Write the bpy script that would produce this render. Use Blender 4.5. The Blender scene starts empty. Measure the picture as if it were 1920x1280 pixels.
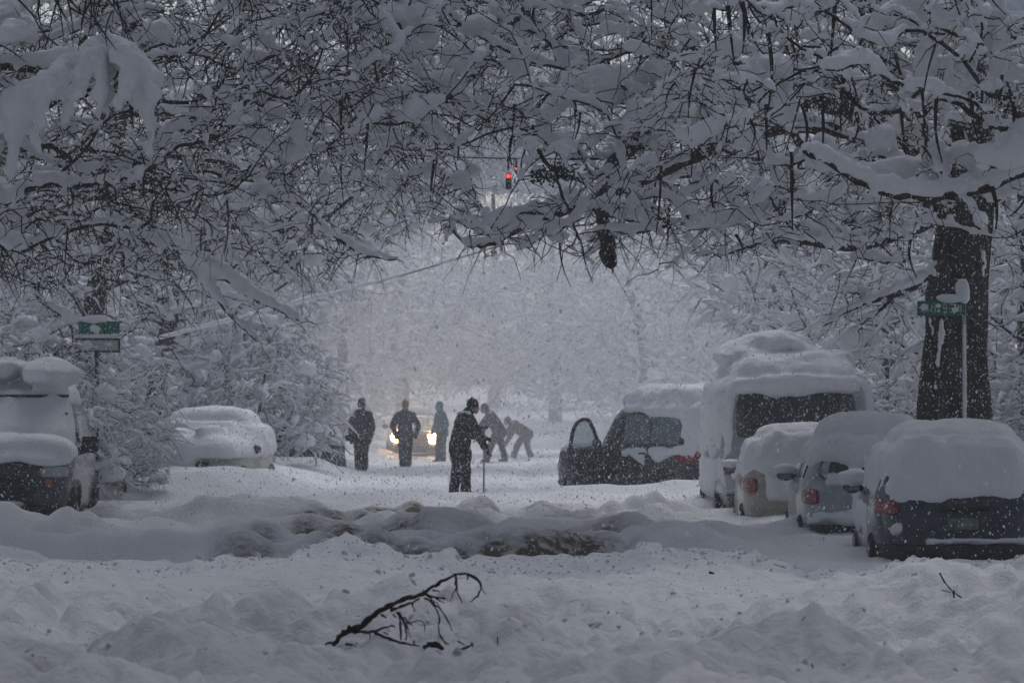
import bpy, math, random
import numpy as np
from mathutils import Vector, Matrix

random.seed(11)
rng = np.random.default_rng(11)
sc = bpy.context.scene
COL = sc.collection
R = math.radians

# ------------------------------------------------------------------ camera, light, exposure
CAM_H, FPX, HOR = 1.48, 7200.0, 770.0
cam_d = bpy.data.cameras.new('camera'); cam = bpy.data.objects.new('camera', cam_d); COL.objects.link(cam)
cam.location = (0, 0, CAM_H)
cam.rotation_euler = (math.pi/2 + math.atan(130/FPX), 0, 0)
cam_d.lens = 135; cam_d.sensor_width = 36; cam_d.clip_start = 0.5; cam_d.clip_end = 3000
cam_d.dof.use_dof = True; cam_d.dof.focus_distance = 40; cam_d.dof.aperture_fstop = 6.3
sc.camera = cam

world = bpy.data.worlds.new('World'); sc.world = world; world.use_nodes = True
wn = world.node_tree; wn.nodes.clear()
sky = wn.nodes.new('ShaderNodeTexSky'); sky.sky_type = 'NISHITA'; sky.sun_disc = False
sky.sun_elevation = R(56); sky.sun_rotation = R(10); sky.air_density = 1.0; sky.dust_density = 2.0; sky.ozone_density = 1.0
hs = wn.nodes.new('ShaderNodeHueSaturation'); hs.inputs['Saturation'].default_value = 0.78
bg = wn.nodes.new('ShaderNodeBackground'); bg.inputs['Strength'].default_value = 0.1
wo = wn.nodes.new('ShaderNodeOutputWorld')
wn.links.new(sky.outputs[0], hs.inputs['Color']); wn.links.new(hs.outputs[0], bg.inputs[0]); wn.links.new(bg.outputs[0], wo.inputs[0])
sun_d = bpy.data.lights.new('sun', 'SUN'); sun_d.energy = 1.25; sun_d.angle = R(30); sun_d.color = (0.97, 0.985, 1.0)
sun = bpy.data.objects.new('sun', sun_d); COL.objects.link(sun)
sun.rotation_euler = (R(-34), 0, R(-10))      # light comes from ahead, high above the street
sc.view_settings.view_transform = 'Standard'; sc.view_settings.look = 'None'
sc.view_settings.gamma = 1.0; sc.view_settings.use_curve_mapping = False
sc.view_settings.exposure = -0.02
sc.render.engine = 'CYCLES'
cy = sc.cycles
cy.max_bounces = 6; cy.diffuse_bounces = 2; cy.glossy_bounces = 2; cy.transmission_bounces = 4; cy.volume_bounces = 2
cy.transparent_max_bounces = 6
cy.use_denoising = True
HAZE_DENSITY = 0.0015

# ------------------------------------------------------------------ helpers: noise
_tab = np.random.default_rng(3).uniform(-1, 1, 65536)
def vnoise(P, seed=0):
    P = np.asarray(P, float)
    I = np.floor(P).astype(np.int64); F = P - I; F = F*F*(3-2*F)
    out = 0
    for dx in (0, 1):
        wx = F[..., 0] if dx else 1-F[..., 0]
        for dy in (0, 1):
            wy = F[..., 1] if dy else 1-F[..., 1]
            for dz in (0, 1):
                wz = F[..., 2] if dz else 1-F[..., 2]
                h = ((I[..., 0]+dx)*73856093) ^ ((I[..., 1]+dy)*19349663) ^ ((I[..., 2]+dz)*83492791) ^ (seed*2654435761)
                h = (h ^ (h >> 13)) & 65535
                out = out + wx*wy*wz*_tab[h]
    return out
def n2(x, y, sx, sy, seed=0):
    return vnoise(np.stack([x/sx, y/sy, np.full(np.shape(x), seed*1.7+0.37)], -1), seed)
def fbm(P, oct=3, seed=0):
    P = np.asarray(P, float); s = 0; a = 1.0
    for o in range(oct):
        s = s + a*vnoise(P*(2**o), seed+o); a *= .5
    return s
def sstep(a, b, x):
    t = np.clip((x-a)/(b-a), 0, 1); return t*t*(3-2*t)

# ------------------------------------------------------------------ helpers: meshes
class Acc:
    def __init__(s): s.V = []; s.Q = []; s.T = []; s.n = 0
    def add(s, V, Q=None, T=None):
        V = np.asarray(V, float).reshape(-1, 3)
        s.V.append(V)
        if Q is not None and len(Q): s.Q.append(np.asarray(Q, np.int64).reshape(-1, 4)+s.n)
        if T is not None and len(T): s.T.append(np.asarray(T, np.int64).reshape(-1, 3)+s.n)
        s.n += len(V); return s
    def get(s):
        V = np.concatenate(s.V) if s.V else np.zeros((0, 3))
        Q = np.concatenate(s.Q) if s.Q else np.zeros((0, 4), np.int64)
        T = np.concatenate(s.T) if s.T else np.zeros((0, 3), np.int64)
        return V, Q, T
    def mesh(s, name, mat=None, smooth=True):
        V, Q, T = s.get()
        me = bpy.data.meshes.new(name)
        me.vertices.add(len(V)); me.vertices.foreach_set('co', V.astype(np.float32).ravel())
        nl = len(Q)*4+len(T)*3
        me.loops.add(nl); me.loops.foreach_set('vertex_index', np.concatenate([Q.ravel(), T.ravel()]).astype(np.int32))
        me.polygons.add(len(Q)+len(T))
        st = np.concatenate([np.arange(len(Q))*4, len(Q)*4+np.arange(len(T))*3]).astype(np.int32)
        me.polygons.foreach_set('loop_start', st)
        me.update(calc_edges=True); me.validate()
        me.polygons.foreach_set('use_smooth', np.full(len(me.polygons), smooth))
        if mat: me.materials.append(mat)
        return me

def link(name, me, parent=None, loc=None, kind=None, label=None):
    o = bpy.data.objects.new(name, me); COL.objects.link(o)
    if parent: o.parent = parent
    if loc is not None: o.location = loc
    if kind: o['kind'] = kind
    if label: o['label'] = label
    return o
def tag(o, label, cat, group=None):
    o['label'] = label; o['category'] = cat
    if group: o['group'] = group
    return o
def thing(name, label, cat, loc=(0, 0, 0), rz=0, group=None):
    o = bpy.data.objects.new(name, None); COL.objects.link(o)
    o.empty_display_size = .3
    o.location = loc; o.rotation_euler = (0, 0, rz)
    return tag(o, label, cat, group)
def copy_tree(o, parent=None):
    c = o.copy(); COL.objects.link(c); c.parent = parent
    for ch in list(o.children): copy_tree(ch, c)
    return c
def at(px, py, d):
    return np.array([(px-960)/FPX*d, d, CAM_H+(HOR-py)/FPX*d])

def nrm(v):
    v = np.asarray(v, float); return v/np.maximum(np.linalg.norm(v, axis=-1, keepdims=True), 1e-9)

def tubes(P, Rr, k=5, caps=False, flat=1.0, lift=0.0):
    """P (S,n,3) centre lines, Rr (S,n) radii; flat = height/width of the section; lift raises the centre by lift*R."""
    P = np.asarray(P, float); Rr = np.asarray(Rr, float)
    if P.ndim == 2: P = P[None]; Rr = Rr[None]
    S, n, _ = P.shape
    t = nrm(np.gradient(P, axis=1))
    mean = nrm(P[:, -1]-P[:, 0])
    ref = np.where((np.abs(mean[:, 2]) > .92)[:, None], np.array([[1., 0.1, 0]]), np.array([[0, 0.0, 1.]]))
    side = nrm(np.cross(t, ref[:, None, :])); up = np.cross(side, t)
    C = P + lift*Rr[..., None]*np.array([0, 0, 1.])
    a = np.arange(k)/k*2*np.pi
    V = C[:, :, None, :] + Rr[:, :, None, None]*(np.cos(a)[None, None, :, None]*side[:, :, None, :] + flat*np.sin(a)[None, None, :, None]*up[:, :, None, :])
    i = np.arange(n-1)[:, None]; j = np.arange(k)[None]
    q = np.stack([i*k+j, i*k+(j+1) % k, (i+1)*k+(j+1) % k, (i+1)*k+j], -1).reshape(-1, 4)
    Q = (q[None]+(np.arange(S)*n*k)[:, None, None]).reshape(-1, 4)
    V = V.reshape(-1, 3); T = None
    if caps:
        b = len(V); V = np.concatenate([V, C[:, 0], C[:, -1]])
        base = np.arange(S)*n*k
        jj = np.arange(k)
        t0 = np.stack([np.broadcast_to((b+np.arange(S))[:, None], (S, k)), base[:, None]+(jj+1) % k, base[:, None]+jj], -1)
        t1 = np.stack([np.broadcast_to((b+S+np.arange(S))[:, None], (S, k)), base[:, None]+(n-1)*k+jj, base[:, None]+(n-1)*k+(jj+1) % k], -1)
        T = np.concatenate([t0.reshape(-1, 3), t1.reshape(-1, 3)])
    return V, Q, T

def resample(P, n):
    P = np.asarray(P, float)
    s = np.concatenate([[0], np.cumsum(np.linalg.norm(np.diff(P, axis=0), axis=1))])
    u = np.linspace(0, s[-1], n)
    return np.stack([np.interp(u, s, P[:, c]) for c in range(P.shape[1])], -1)
def chaikin(P, it=2):
    P = np.asarray(P, float)
    for _ in range(it):
        if len(P) < 3: return P
        a = P[:-1]*.75+P[1:]*.25; b = P[:-1]*.25+P[1:]*.75
        m = np.empty((len(a)*2, P.shape[1])); m[0::2] = a; m[1::2] = b
        P = np.concatenate([P[:1], m[1:-1], P[-1:]])
    return P

def sphere(c, r, rings=8, segs=12):
    """ellipsoid; r scalar or 3"""
    r = np.broadcast_to(np.asarray(r, float), (3,))
    th = np.linspace(0, np.pi, rings+1)[1:-1]; ph = np.arange(segs)/segs*2*np.pi
    V = np.stack([np.outer(np.sin(th), np.cos(ph)), np.outer(np.sin(th), np.sin(ph)), np.repeat(np.cos(th)[:, None], segs, 1)], -1).reshape(-1, 3)
    m = rings-1
    i = np.arange(m-1)[:, None]; j = np.arange(segs)[None]
    Q = np.stack([i*segs+j, (i+1)*segs+j, (i+1)*segs+(j+1) % segs, i*segs+(j+1) % segs], -1).reshape(-1, 4)
    b = len(V); V = np.concatenate([V, [[0, 0, 1.], [0, 0, -1.]]]); jj = np.arange(segs)
    T = np.concatenate([np.stack([np.full(segs, b), jj, (jj+1) % segs], -1), np.stack([np.full(segs, b+1), (m-1)*segs+(jj+1) % segs, (m-1)*segs+jj], -1)])
    return V*r+np.asarray(c, float), Q, T
def capsule(p0, p1, r0, r1, k=12):
    p0 = np.asarray(p0, float); p1 = np.asarray(p1, float)
    d = nrm(p1-p0)
    P = [p0-d*r0*.98, p0-d*r0*.8, p0-d*r0*.45, p0, p0*.5+p1*.5, p1, p1+d*r1*.45, p1+d*r1*.8, p1+d*r1*.98]
    rr = [r0*.15, r0*.6, r0*.89, r0, (r0+r1)/2, r1, r1*.89, r1*.6, r1*.15]
    return tubes(np.array(P), np.array(rr), k, caps=True)
def box(c, s, rot=None):
    c = np.asarray(c, float); s = np.asarray(s, float)/2
    V = np.array([[x, y, z] for x in (-1, 1) for y in (-1, 1) for z in (-1, 1)], float)*s
    if rot is not None: V = V @ np.array(Matrix.Rotation(rot, 3, 'Z')).T
    Q = [[0, 1, 3, 2], [4, 6, 7, 5], [0, 4, 5, 1], [2, 3, 7, 6], [0, 2, 6, 4], [1, 5, 7, 3]]
    return V+c, np.array(Q), None
def disc_cyl(c, r, depth, axis=1, k=20, rin=0):
    c = np.asarray(c, float); d = np.zeros(3); d[axis] = depth/2
    P = np.array([c-d, c-d*.999, c+d*.999, c+d]); 
    return tubes(P, np.array([r*.94, r, r, r*.94]), k, caps=True)

def bevel(me_obj, w=.01, seg=2):
    m = me_obj.modifiers.new('bevel', 'BEVEL'); m.width = w; m.segments = seg; m.limit_method = 'ANGLE'
    return me_obj

def voxel(acc, name, mat, size, smooth=2, rough=None):
    """union of closed pieces as one continuous skin; rough=(amp, scale) adds relief"""
    tmp = acc.mesh('tmp', None)
    o = bpy.data.objects.new('tmp', tmp); COL.objects.link(o)
    m = o.modifiers.new('r', 'REMESH'); m.mode = 'VOXEL'; m.voxel_size = size; m.adaptivity = 0
    if smooth:
        s = o.modifiers.new('s', 'SMOOTH'); s.factor = .5; s.iterations = smooth
    dg = bpy.context.evaluated_depsgraph_get()
    me = bpy.data.meshes.new_from_object(o.evaluated_get(dg))
    bpy.data.objects.remove(o); bpy.data.meshes.remove(tmp)
    me.name = name
    if rough:
        n = len(me.vertices); co = np.empty(n*3, np.float32); me.vertices.foreach_get('co', co); co = co.reshape(-1, 3).astype(float)
        no = np.empty(n*3, np.float32); me.vertices.foreach_get('normal', no); no = no.reshape(-1, 3)
        co += no*(rough[0]*fbm(co/rough[1], 3, 5))[:, None]
        me.vertices.foreach_set('co', co.astype(np.float32).ravel()); me.update()
    me.polygons.foreach_set('use_smooth', np.full(len(me.polygons), True))
    me.materials.clear()
    if mat: me.materials.append(mat)
    return me

# ------------------------------------------------------------------ materials
def mat(name, col, rough=.6, metal=0, spec=.3, noise=None, bump=None, emit=None, coat=0):
    m = bpy.data.materials.new(name); m.use_nodes = True
    nt = m.node_tree; b = nt.nodes['Principled BSDF']
    b.inputs['Base Color'].default_value = (*col, 1); b.inputs['Roughness'].default_value = rough
    b.inputs['Metallic'].default_value = metal; b.inputs['Specular IOR Level'].default_value = spec
    if coat: b.inputs['Coat Weight'].default_value = coat
    tc = nt.nodes.new('ShaderNodeTexCoord')
    if noise:     # (scale, second colour)
        nz = nt.nodes.new('ShaderNodeTexNoise'); nz.inputs['Scale'].default_value = noise[0]; nz.inputs['Detail'].default_value = 5
        rp = nt.nodes.new('ShaderNodeValToRGB'); rp.color_ramp.elements[0].position = .38; rp.color_ramp.elements[1].position = .64
        rp.color_ramp.elements[0].color = (*col, 1); rp.color_ramp.elements[1].color = (*noise[1], 1)
        nt.links.new(tc.outputs['Object'], nz.inputs['Vector']); nt.links.new(nz.outputs['Fac'], rp.inputs[0]); nt.links.new(rp.outputs[0], b.inputs['Base Color'])
    if bump:      # (scale, strength, distance)
        nb = nt.nodes.new('ShaderNodeTexNoise'); nb.inputs['Scale'].default_value = bump[0]; nb.inputs['Detail'].default_value = 6
        bp = nt.nodes.new('ShaderNodeBump'); bp.inputs['Strength'].default_value = bump[1]; bp.inputs['Distance'].default_value = bump[2]
        nt.links.new(tc.outputs['Object'], nb.inputs['Vector']); nt.links.new(nb.outputs['Fac'], bp.inputs['Height']); nt.links.new(bp.outputs[0], b.inputs['Normal'])
    if emit:
        b.inputs['Emission Color'].default_value = (*emit[0], 1); b.inputs['Emission Strength'].default_value = emit[1]
    return m
SNOWC = (.80, .81, .83)
M = {}
M['snow'] = mat('snow', SNOWC, .75, spec=.15, noise=(3, (.84, .85, .87)), bump=(18, .5, .03))
M['tree_snow'] = mat('tree_snow', (.78, .79, .81), .8, spec=.1, noise=(2, (.84, .85, .87)), bump=(22, .6, .02))
M['bark'] = mat('bark', (.018, .015, .014), .9, spec=.1, noise=(9, (.05, .042, .038)), bump=(30, .8, .02))
M['trunk_bark'] = mat('trunk_bark', (.010, .009, .008), .95, spec=.1, noise=(7, (.055, .048, .043)), bump=(14, 1, .09))
_nt = M['trunk_bark'].node_tree; _mp = _nt.nodes.new('ShaderNodeMapping'); _mp.inputs['Scale'].default_value = (1, 1, .16)
_tc = [n for n in _nt.nodes if n.type == 'TEX_COORD'][0]; _nt.links.new(_tc.outputs['Object'], _mp.inputs['Vector'])
for _n in [n for n in _nt.nodes if n.type == 'TEX_NOISE']: _nt.links.new(_mp.outputs[0], _n.inputs['Vector'])
M['twig'] = mat('twig', (.012, .010, .0095), .9, spec=.1, noise=(4, (.03, .026, .023)))
M['leaf'] = mat('dark_leaf', (.012, .02, .012), .5, noise=(6, (.03, .045, .025)))
M['flake'] = mat('flake', (.85, .86, .88), .9, spec=.05)
_nt = M['flake'].node_tree; _b = _nt.nodes['Principled BSDF']; _o = [n for n in _nt.nodes if n.type == 'OUTPUT_MATERIAL'][0]
_tl = _nt.nodes.new('ShaderNodeBsdfTranslucent'); _tl.inputs[0].default_value = (.9, .91, .93, 1); _mx = _nt.nodes.new('ShaderNodeMixShader'); _mx.inputs[0].default_value = .5
_nt.links.new(_b.outputs[0], _mx.inputs[1]); _nt.links.new(_tl.outputs[0], _mx.inputs[2]); _nt.links.new(_mx.outputs[0], _o.inputs[0])
M['clear_glass'] = mat('clear_glass', (.5, .56, .56), .1)
_nt = M['clear_glass'].node_tree; _b = _nt.nodes['Principled BSDF']; _o = [n for n in _nt.nodes if n.type == 'OUTPUT_MATERIAL'][0]
_tl = _nt.nodes.new('ShaderNodeBsdfTransparent'); _tl.inputs[0].default_value = (.85, .9, .9, 1); _mx = _nt.nodes.new('ShaderNodeMixShader'); _mx.inputs[0].default_value = .75
_nt.links.new(_b.outputs[0], _mx.inputs[1]); _nt.links.new(_tl.outputs[0], _mx.inputs[2]); _nt.links.new(_mx.outputs[0], _o.inputs[0])
M['black'] = mat('black_plastic', (.012, .012, .014), .5, noise=(8, (.03, .03, .034)))
M['rubber'] = mat('tyre_rubber', (.015, .015, .015), .85, bump=(40, .4, .01))
M['rim'] = mat('rim_metal', (.3, .31, .33), .35, metal=.8)
M['glass'] = mat('dark_glass', (.02, .026, .03), .08, spec=.6)
M['glass_frost'] = mat('frosted_glass', (.10, .13, .14), .4, spec=.5, noise=(7, (.22, .26, .27)))
M['red'] = mat('tail_red', (.32, .012, .012), .25, spec=.6, noise=(20, (.18, .008, .01)))
M['orange'] = mat('marker_orange', (.45, .12, .03), .3, spec=.5)
M['clear'] = mat('clear_lens', (.35, .36, .38), .15, spec=.6)
M['plate'] = mat('plate', (.09, .12, .12), .6, noise=(12, (.2, .22, .22)))
M['blue'] = mat('dark_blue_paint', (.012, .018, .035), .3, coat=.5, noise=(5, (.03, .038, .06)))
M['white'] = mat('white_paint', (.62, .63, .64), .35, coat=.4, noise=(3, (.5, .5, .51)))
M['silver'] = mat('silver_paint', (.30, .31, .33), .35, metal=.3, coat=.4, noise=(4, (.4, .41, .43)))
M['beige'] = mat('beige_paint', (.36, .33, .26), .4, coat=.4, noise=(4, (.44, .42, .36)))
M['darkgrey'] = mat('dark_grey_paint', (.028, .03, .038), .35, coat=.4, noise=(4, (.055, .058, .07)))
M['green'] = mat('sign_green', (.0, .12, .075), .45, noise=(9, (.01, .17, .11)))
M['palegreen'] = mat('pale_green', (.08, .24, .19), .6, noise=(6, (.2, .33, .29)))
M['signwhite'] = mat('sign_white', (.45, .5, .48), .5)
M['iron'] = mat('dark_iron', (.03, .026, .03), .6, noise=(20, (.06, .05, .055)))
M['steel'] = mat('pale_steel', (.34, .38, .38), .5, metal=.3, noise=(10, (.45, .48, .5)))
M['skin'] = mat('skin', (.38, .22, .16), .6)
M['wood'] = mat('pale_wood', (.28, .24, .2), .7, noise=(12, (.36, .32, .28)))

# ------------------------------------------------------------------ ground
def ground_h(x, y):
    x = np.asarray(x, float); y = np.asarray(y, float)
    near = sstep(38.2, 36.0, y)
    h = near*(1-.55*sstep(29, 33.5, y))*(.27*n2(x, y, 1.5, 2.6, 1)+.20*n2(x, y, .7, 1.4, 2)+.20*np.abs(n2(x, y, .40, .8, 3))+.10*np.abs(n2(x, y, .15, .3, 4))+.03*np.abs(n2(x, y, .065, .12, 5))-.08)
    cy_ = 35.4+.7*n2(x, y*0, 1.7, 1, 6)
    h = h+.13*np.exp(-((y-cy_)/.9)**2)*(1+.75*n2(x, y, .30, .8, 7)+.35*n2(x, y, .09, .3, 17))
    for (mx, my, rx, ry, hh) in ((1.45, 24.0, .42, 1.1, .20), (-.55, 21.4, .6, .9, .13), (2.2, 30.5, .5, 1.5, .12), (.55, 32.5, .6, 1.3, .12), (-2.1, 27, .8, 2, .06), (2.6, 22.5, .6, 1.2, .08)):
        h = h+0.5*hh*np.exp(-((x-mx)/rx)**2-((y-my)/ry)**2)*(1+.6*n2(x, y, .2, .35, 8)+.3*n2(x, y, .08, .15, 18))
    for (fx, fy, ax, ay, dd) in ((-1.4, 24.6, 1.0, .9, .10), (.35, 26, .7, 1.1, .10), (1.9, 27.5, .5, 1.0, .08)):   # furrows
        h = h-1.6*dd*np.exp(-((x-fx)/ax)**2-((y-fy)/ay)**2)
    mid = sstep(37, 39, y)*sstep(61, 57, y)
    h = h+mid*(-.10+.05*n2(x, y, 1.4, 1.6, 9)+.05*np.abs(n2(x, y, .5, .9, 10)))
    rutx = sstep(-8.2, -6.0, x)*(.3+.7*sstep(2.9, 1.8, x))*sstep(5.5, 4, x)
    for i, yr in enumerate((40.6, 43.6, 47.0, 51.5, 54.5)):
        yc = yr+.55*n2(x, y*0, 1.3, 1, 20+i)
        h = h-mid*rutx*.17*np.exp(-((y-yc)/.55)**2)*np.clip(.8+.9*n2(x, y*0, 1.0, 1, 30+i), 0, 1.4)
        h = h+mid*rutx*.20*np.exp(-((y-yc-1.15)/.5)**2)*np.clip(.7+n2(x, y, .5, 1, 40+i), 0, 1.6)
    h = h+mid*(.13*n2(x, y, .9, .8, 61)+.13*np.abs(n2(x, y, .35, .5, 62))+.03*np.abs(n2(x, y, .12, .25, 63)))*sstep(-8, -6, x)*(.3+.7*sstep(3.0, 1.9, x))
    berm = np.exp(-((y-61.5)/2.2)**2)
    h = h+berm*(.10+.10*n2(x, y, .8, 1.0, 11))
    far = sstep(60, 66, y)
    h = h+far*(.05*n2(x, y, 1.0, 3.0, 12)+.03*np.abs(n2(x, y, .4, 1.2, 13)))
    for xr in (-1.25, .35):                                                      # wheel tracks up the street
        h = h-far*.07*np.exp(-((x-xr-.15*n2(y*0, y, 1, 6, 14))/.22)**2)
    side = far*(sstep(-3.4, -4.8, x)*.30+sstep(2.6, 4.2, x)*.16)
    h = h+side*(1+.5*n2(x, y, .9, 1.6, 15))
    h = h+.24*np.exp(-((x-2.3)/1.7)**2-((y-66.4)/.9)**2)*(1+.3*n2(x, y, .4, .6, 70))+.12*np.exp(-((x-4.2)/1.2)**2-((y-49)/6)**2)
    lm = np.exp(-((x+4.1)/.9)**2-((y-54)/3.0)**2)*.10
    h = h+lm
    h = h+np.clip(y-150, 0, 120)*.03
    h = h+sstep(9, 30, np.abs(x))*.8*sstep(40, 70, y)
    return h
def gz(x, y): return float(ground_h(np.array([x]), np.array([y]))[0])

def build_ground():
    ys = np.concatenate([np.linspace(-80, 12, 24), np.arange(12.5, 17.8, .4), np.arange(18, 38.6, .06), np.arange(38.6, 70, .13), np.arange(70, 150, .7), np.arange(150, 240, 3), np.linspace(245, 430, 12)])
    tc = np.linspace(-.155, .155, 290)
    to = np.array([.18, .21, .25, .3, .36, .45, .6, .8, 1.1, 1.6, 2.5, 4])
    ts = np.concatenate([-to[::-1], tc, to])
    Y, Tt = np.meshgrid(ys, ts, indexing='ij')
    X = np.clip(Tt*np.maximum(Y, 10), -122, 122)+Tt*.5
    Z = ground_h(X, Y)
    V = np.stack([X, Y, Z], -1).reshape(-1, 3)
    nr, nc = Y.shape
    i = np.arange(nr-1)[:, None]; j = np.arange(nc-1)[None]
    Q = np.stack([i*nc+j, i*nc+j+1, (i+1)*nc+j+1, (i+1)*nc+j], -1).reshape(-1, 4)
    me = Acc().add(V, Q).mesh('snow_ground')
    x = V[:, 0]; y = V[:, 1]
    # brown slush lies in the ruts of the cross street and in a few scraped spots
    dirt = np.zeros(len(V))
    rutx = sstep(-3.4, -2.7, x)*sstep(1.9, .9, x)
    for i_, yr in enumerate((40.6, 43.6, 47.0, 51.5, 54.5)):
        yc = yr+.55*n2(x, y*0, 1.3, 1, 20+i_)
        dirt += rutx*np.exp(-((y-yc-.5)/.55)**2)*np.clip(1.1*n2(x, y*0, .8, 1, 30+i_)+.62, 0, 1)*(.7+.6*n2(x, y, .2, .5, 50))
    for (fx, fy, ax, ay, dd) in ((-1.4, 24.6, .9, .7, .13), (.0, 25.6, .4, .7, .13), (1.9, 27.5, .4, .7, .12), (-2.6, 22.5, .5, .8, .13), (.75, 58, .12, 1.5, .5), (.6, 43, .1, 1.5, .5), (-.5, 27, 1.6, .5, .12)):
        dirt += dd*np.exp(-((x-fx)/ax)**2-((y-fy)/ay)**2)*(1+1.0*n2(x, y, .15, .3, 51))
    dirt = np.clip(dirt, 0, 1)
    at_ = me.attributes.new('dirt', 'FLOAT', 'POINT'); at_.data.foreach_set('value', dirt.astype(np.float32))
    m = mat('ground_snow', SNOWC, .75, spec=.15)
    nt = m.node_tree; b = nt.nodes['Principled BSDF']
    an = nt.nodes.new('ShaderNodeAttribute'); an.attribute_name = 'dirt'
    tcn = nt.nodes.new('ShaderNodeTexCoord')
    nz = nt.nodes.new('ShaderNodeTexNoise'); nz.inputs['Scale'].default_value = 9; nz.inputs['Detail'].default_value = 8
    ml = nt.nodes.new('ShaderNodeMath'); ml.operation = 'MULTIPLY_ADD'; ml.inputs[1].default_value = 1.3; ml.inputs[2].default_value = -.15
    m2 = nt.nodes.new('ShaderNodeMath'); m2.operation = 'MULTIPLY'; m2.use_clamp = True
    mx = nt.nodes.new('ShaderNodeMix'); mx.data_type = 'RGBA'
    mx.inputs[6].default_value = (.81, .82, .84, 1); mx.inputs[7].default_value = (.085, .07, .055, 1)
    nt.links.new(tcn.outputs['Object'], nz.inputs['Vector'])
    nt.links.new(nz.outputs['Fac'], ml.inputs[0]); nt.links.new(ml.outputs[0], m2.inputs[0]); nt.links.new(an.outputs['Fac'], m2.inputs[1])
    m3 = nt.nodes.new('ShaderNodeMath'); m3.operation = 'MULTIPLY'; m3.inputs[1].default_value = 2.9; m3.use_clamp = True
    nt.links.new(m2.outputs[0], m3.inputs[0]); nt.links.new(m3.outputs[0], mx.inputs[0]); nt.links.new(mx.outputs[2], b.inputs['Base Color'])
    nb = nt.nodes.new('ShaderNodeTexNoise'); nb.inputs['Scale'].default_value = 16; nb.inputs['Detail'].default_value = 7; nb.inputs['Roughness'].default_value = .65
    bp = nt.nodes.new('ShaderNodeBump'); bp.inputs['Strength'].default_value = .8; bp.inputs['Distance'].default_value = .05
    nt.links.new(tcn.outputs['Object'], nb.inputs['Vector']); nt.links.new(nb.outputs['Fac'], bp.inputs['Height']); nt.links.new(bp.outputs[0], b.inputs['Normal'])
    me.materials.append(m)
    o = link('snow_ground', me, kind='structure'); o['label'] = 'deep snow covering the street, churned and rutted at the crossing'
build_ground()
def snow_chunks():
    r = np.random.default_rng(21); n = 20000
    y = r.uniform(18.5, 37.2, n); x = r.uniform(-.17, .17, n)*y
    w = .01+.22*np.clip(n2(x, y, .9, 1.6, 80), 0, 1)+.9*np.exp(-((y-35.2)/.8)**2)
    k = r.uniform(0, 1, n) < w; x = x[k]; y = y[k]; n = len(x)
    s = np.clip(r.lognormal(-4.45, .5, n), .006, .035)
    me = bpy.data.meshes.new('snow_chunks'); me.vertices.add(n)
    me.vertices.foreach_set('co', np.stack([x, y, ground_h(x, y)-s*.15], -1).astype(np.float32).ravel())
    a = me.attributes.new('size', 'FLOAT', 'POINT'); a.data.foreach_set('value', s.astype(np.float32))
    a = me.attributes.new('rot', 'FLOAT_VECTOR', 'POINT'); a.data.foreach_set('vector', r.uniform(-3, 3, n*3).astype(np.float32))
    o = link('snow_chunks', me, kind='stuff'); o['label'] = 'crumbled lumps of ploughed snow strewn over the near bank'
    instancer(o, M['snow'], 2, (1.2, .9, .75), .45)
def instancer(o, material, sub, scale, rough=0):
    ng = bpy.data.node_groups.new(o.name, 'GeometryNodeTree')
    ng.interface.new_socket('Geometry', in_out='INPUT', socket_type='NodeSocketGeometry'); ng.interface.new_socket('Geometry', in_out='OUTPUT', socket_type='NodeSocketGeometry')
    N = ng.nodes; L = ng.links
    gi = N.new('NodeGroupInput'); go = N.new('NodeGroupOutput')
    ico = N.new('GeometryNodeMeshIcoSphere'); ico.inputs['Radius'].default_value = 1; ico.inputs['Subdivisions'].default_value = sub
    geo = ico.outputs[0]
    if rough:
        nz = N.new('ShaderNodeTexNoise'); nz.inputs['Scale'].default_value = 1.3; sp = N.new('GeometryNodeSetPosition'); vm = N.new('ShaderNodeVectorMath'); vm.operation = 'SUBTRACT'; vm.inputs[1].default_value = (.5, .5, .5)
        v2 = N.new('ShaderNodeVectorMath'); v2.operation = 'SCALE'; v2.inputs['Scale'].default_value = rough*3.5
        L.new(nz.outputs['Color'], vm.inputs[0]); L.new(vm.outputs[0], v2.inputs[0]); L.new(v2.outputs[0], sp.inputs['Offset']); L.new(geo, sp.inputs['Geometry']); geo = sp.outputs[0]
    tr = N.new('GeometryNodeTransform'); tr.inputs['Scale'].default_value = scale
    sm = N.new('GeometryNodeSetMaterial'); sm.inputs['Material'].default_value = material
    sh_ = N.new('GeometryNodeSetShadeSmooth')
    mp = N.new('GeometryNodeMeshToPoints'); ip = N.new('GeometryNodeInstanceOnPoints')
    na = N.new('GeometryNodeInputNamedAttribute'); na.data_type = 'FLOAT'; na.inputs['Name'].default_value = 'size'
    nr = N.new('GeometryNodeInputNamedAttribute'); nr.data_type = 'FLOAT_VECTOR'; nr.inputs['Name'].default_value = 'rot'
    L.new(gi.outputs[0], mp.inputs['Mesh']); L.new(mp.outputs[0], ip.inputs['Points'])
    L.new(geo, tr.inputs['Geometry']); L.new(tr.outputs[0], sh_.inputs['Geometry']); L.new(sh_.outputs[0], sm.inputs['Geometry']); L.new(sm.outputs[0], ip.inputs['Instance'])
    L.new(nr.outputs['Attribute'], ip.inputs['Rotation']); L.new(na.outputs['Attribute'], ip.inputs['Scale']); L.new(ip.outputs[0], go.inputs[0])
    md = o.modifiers.new(o.name, 'NODES'); md.node_group = ng
snow_chunks()

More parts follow.
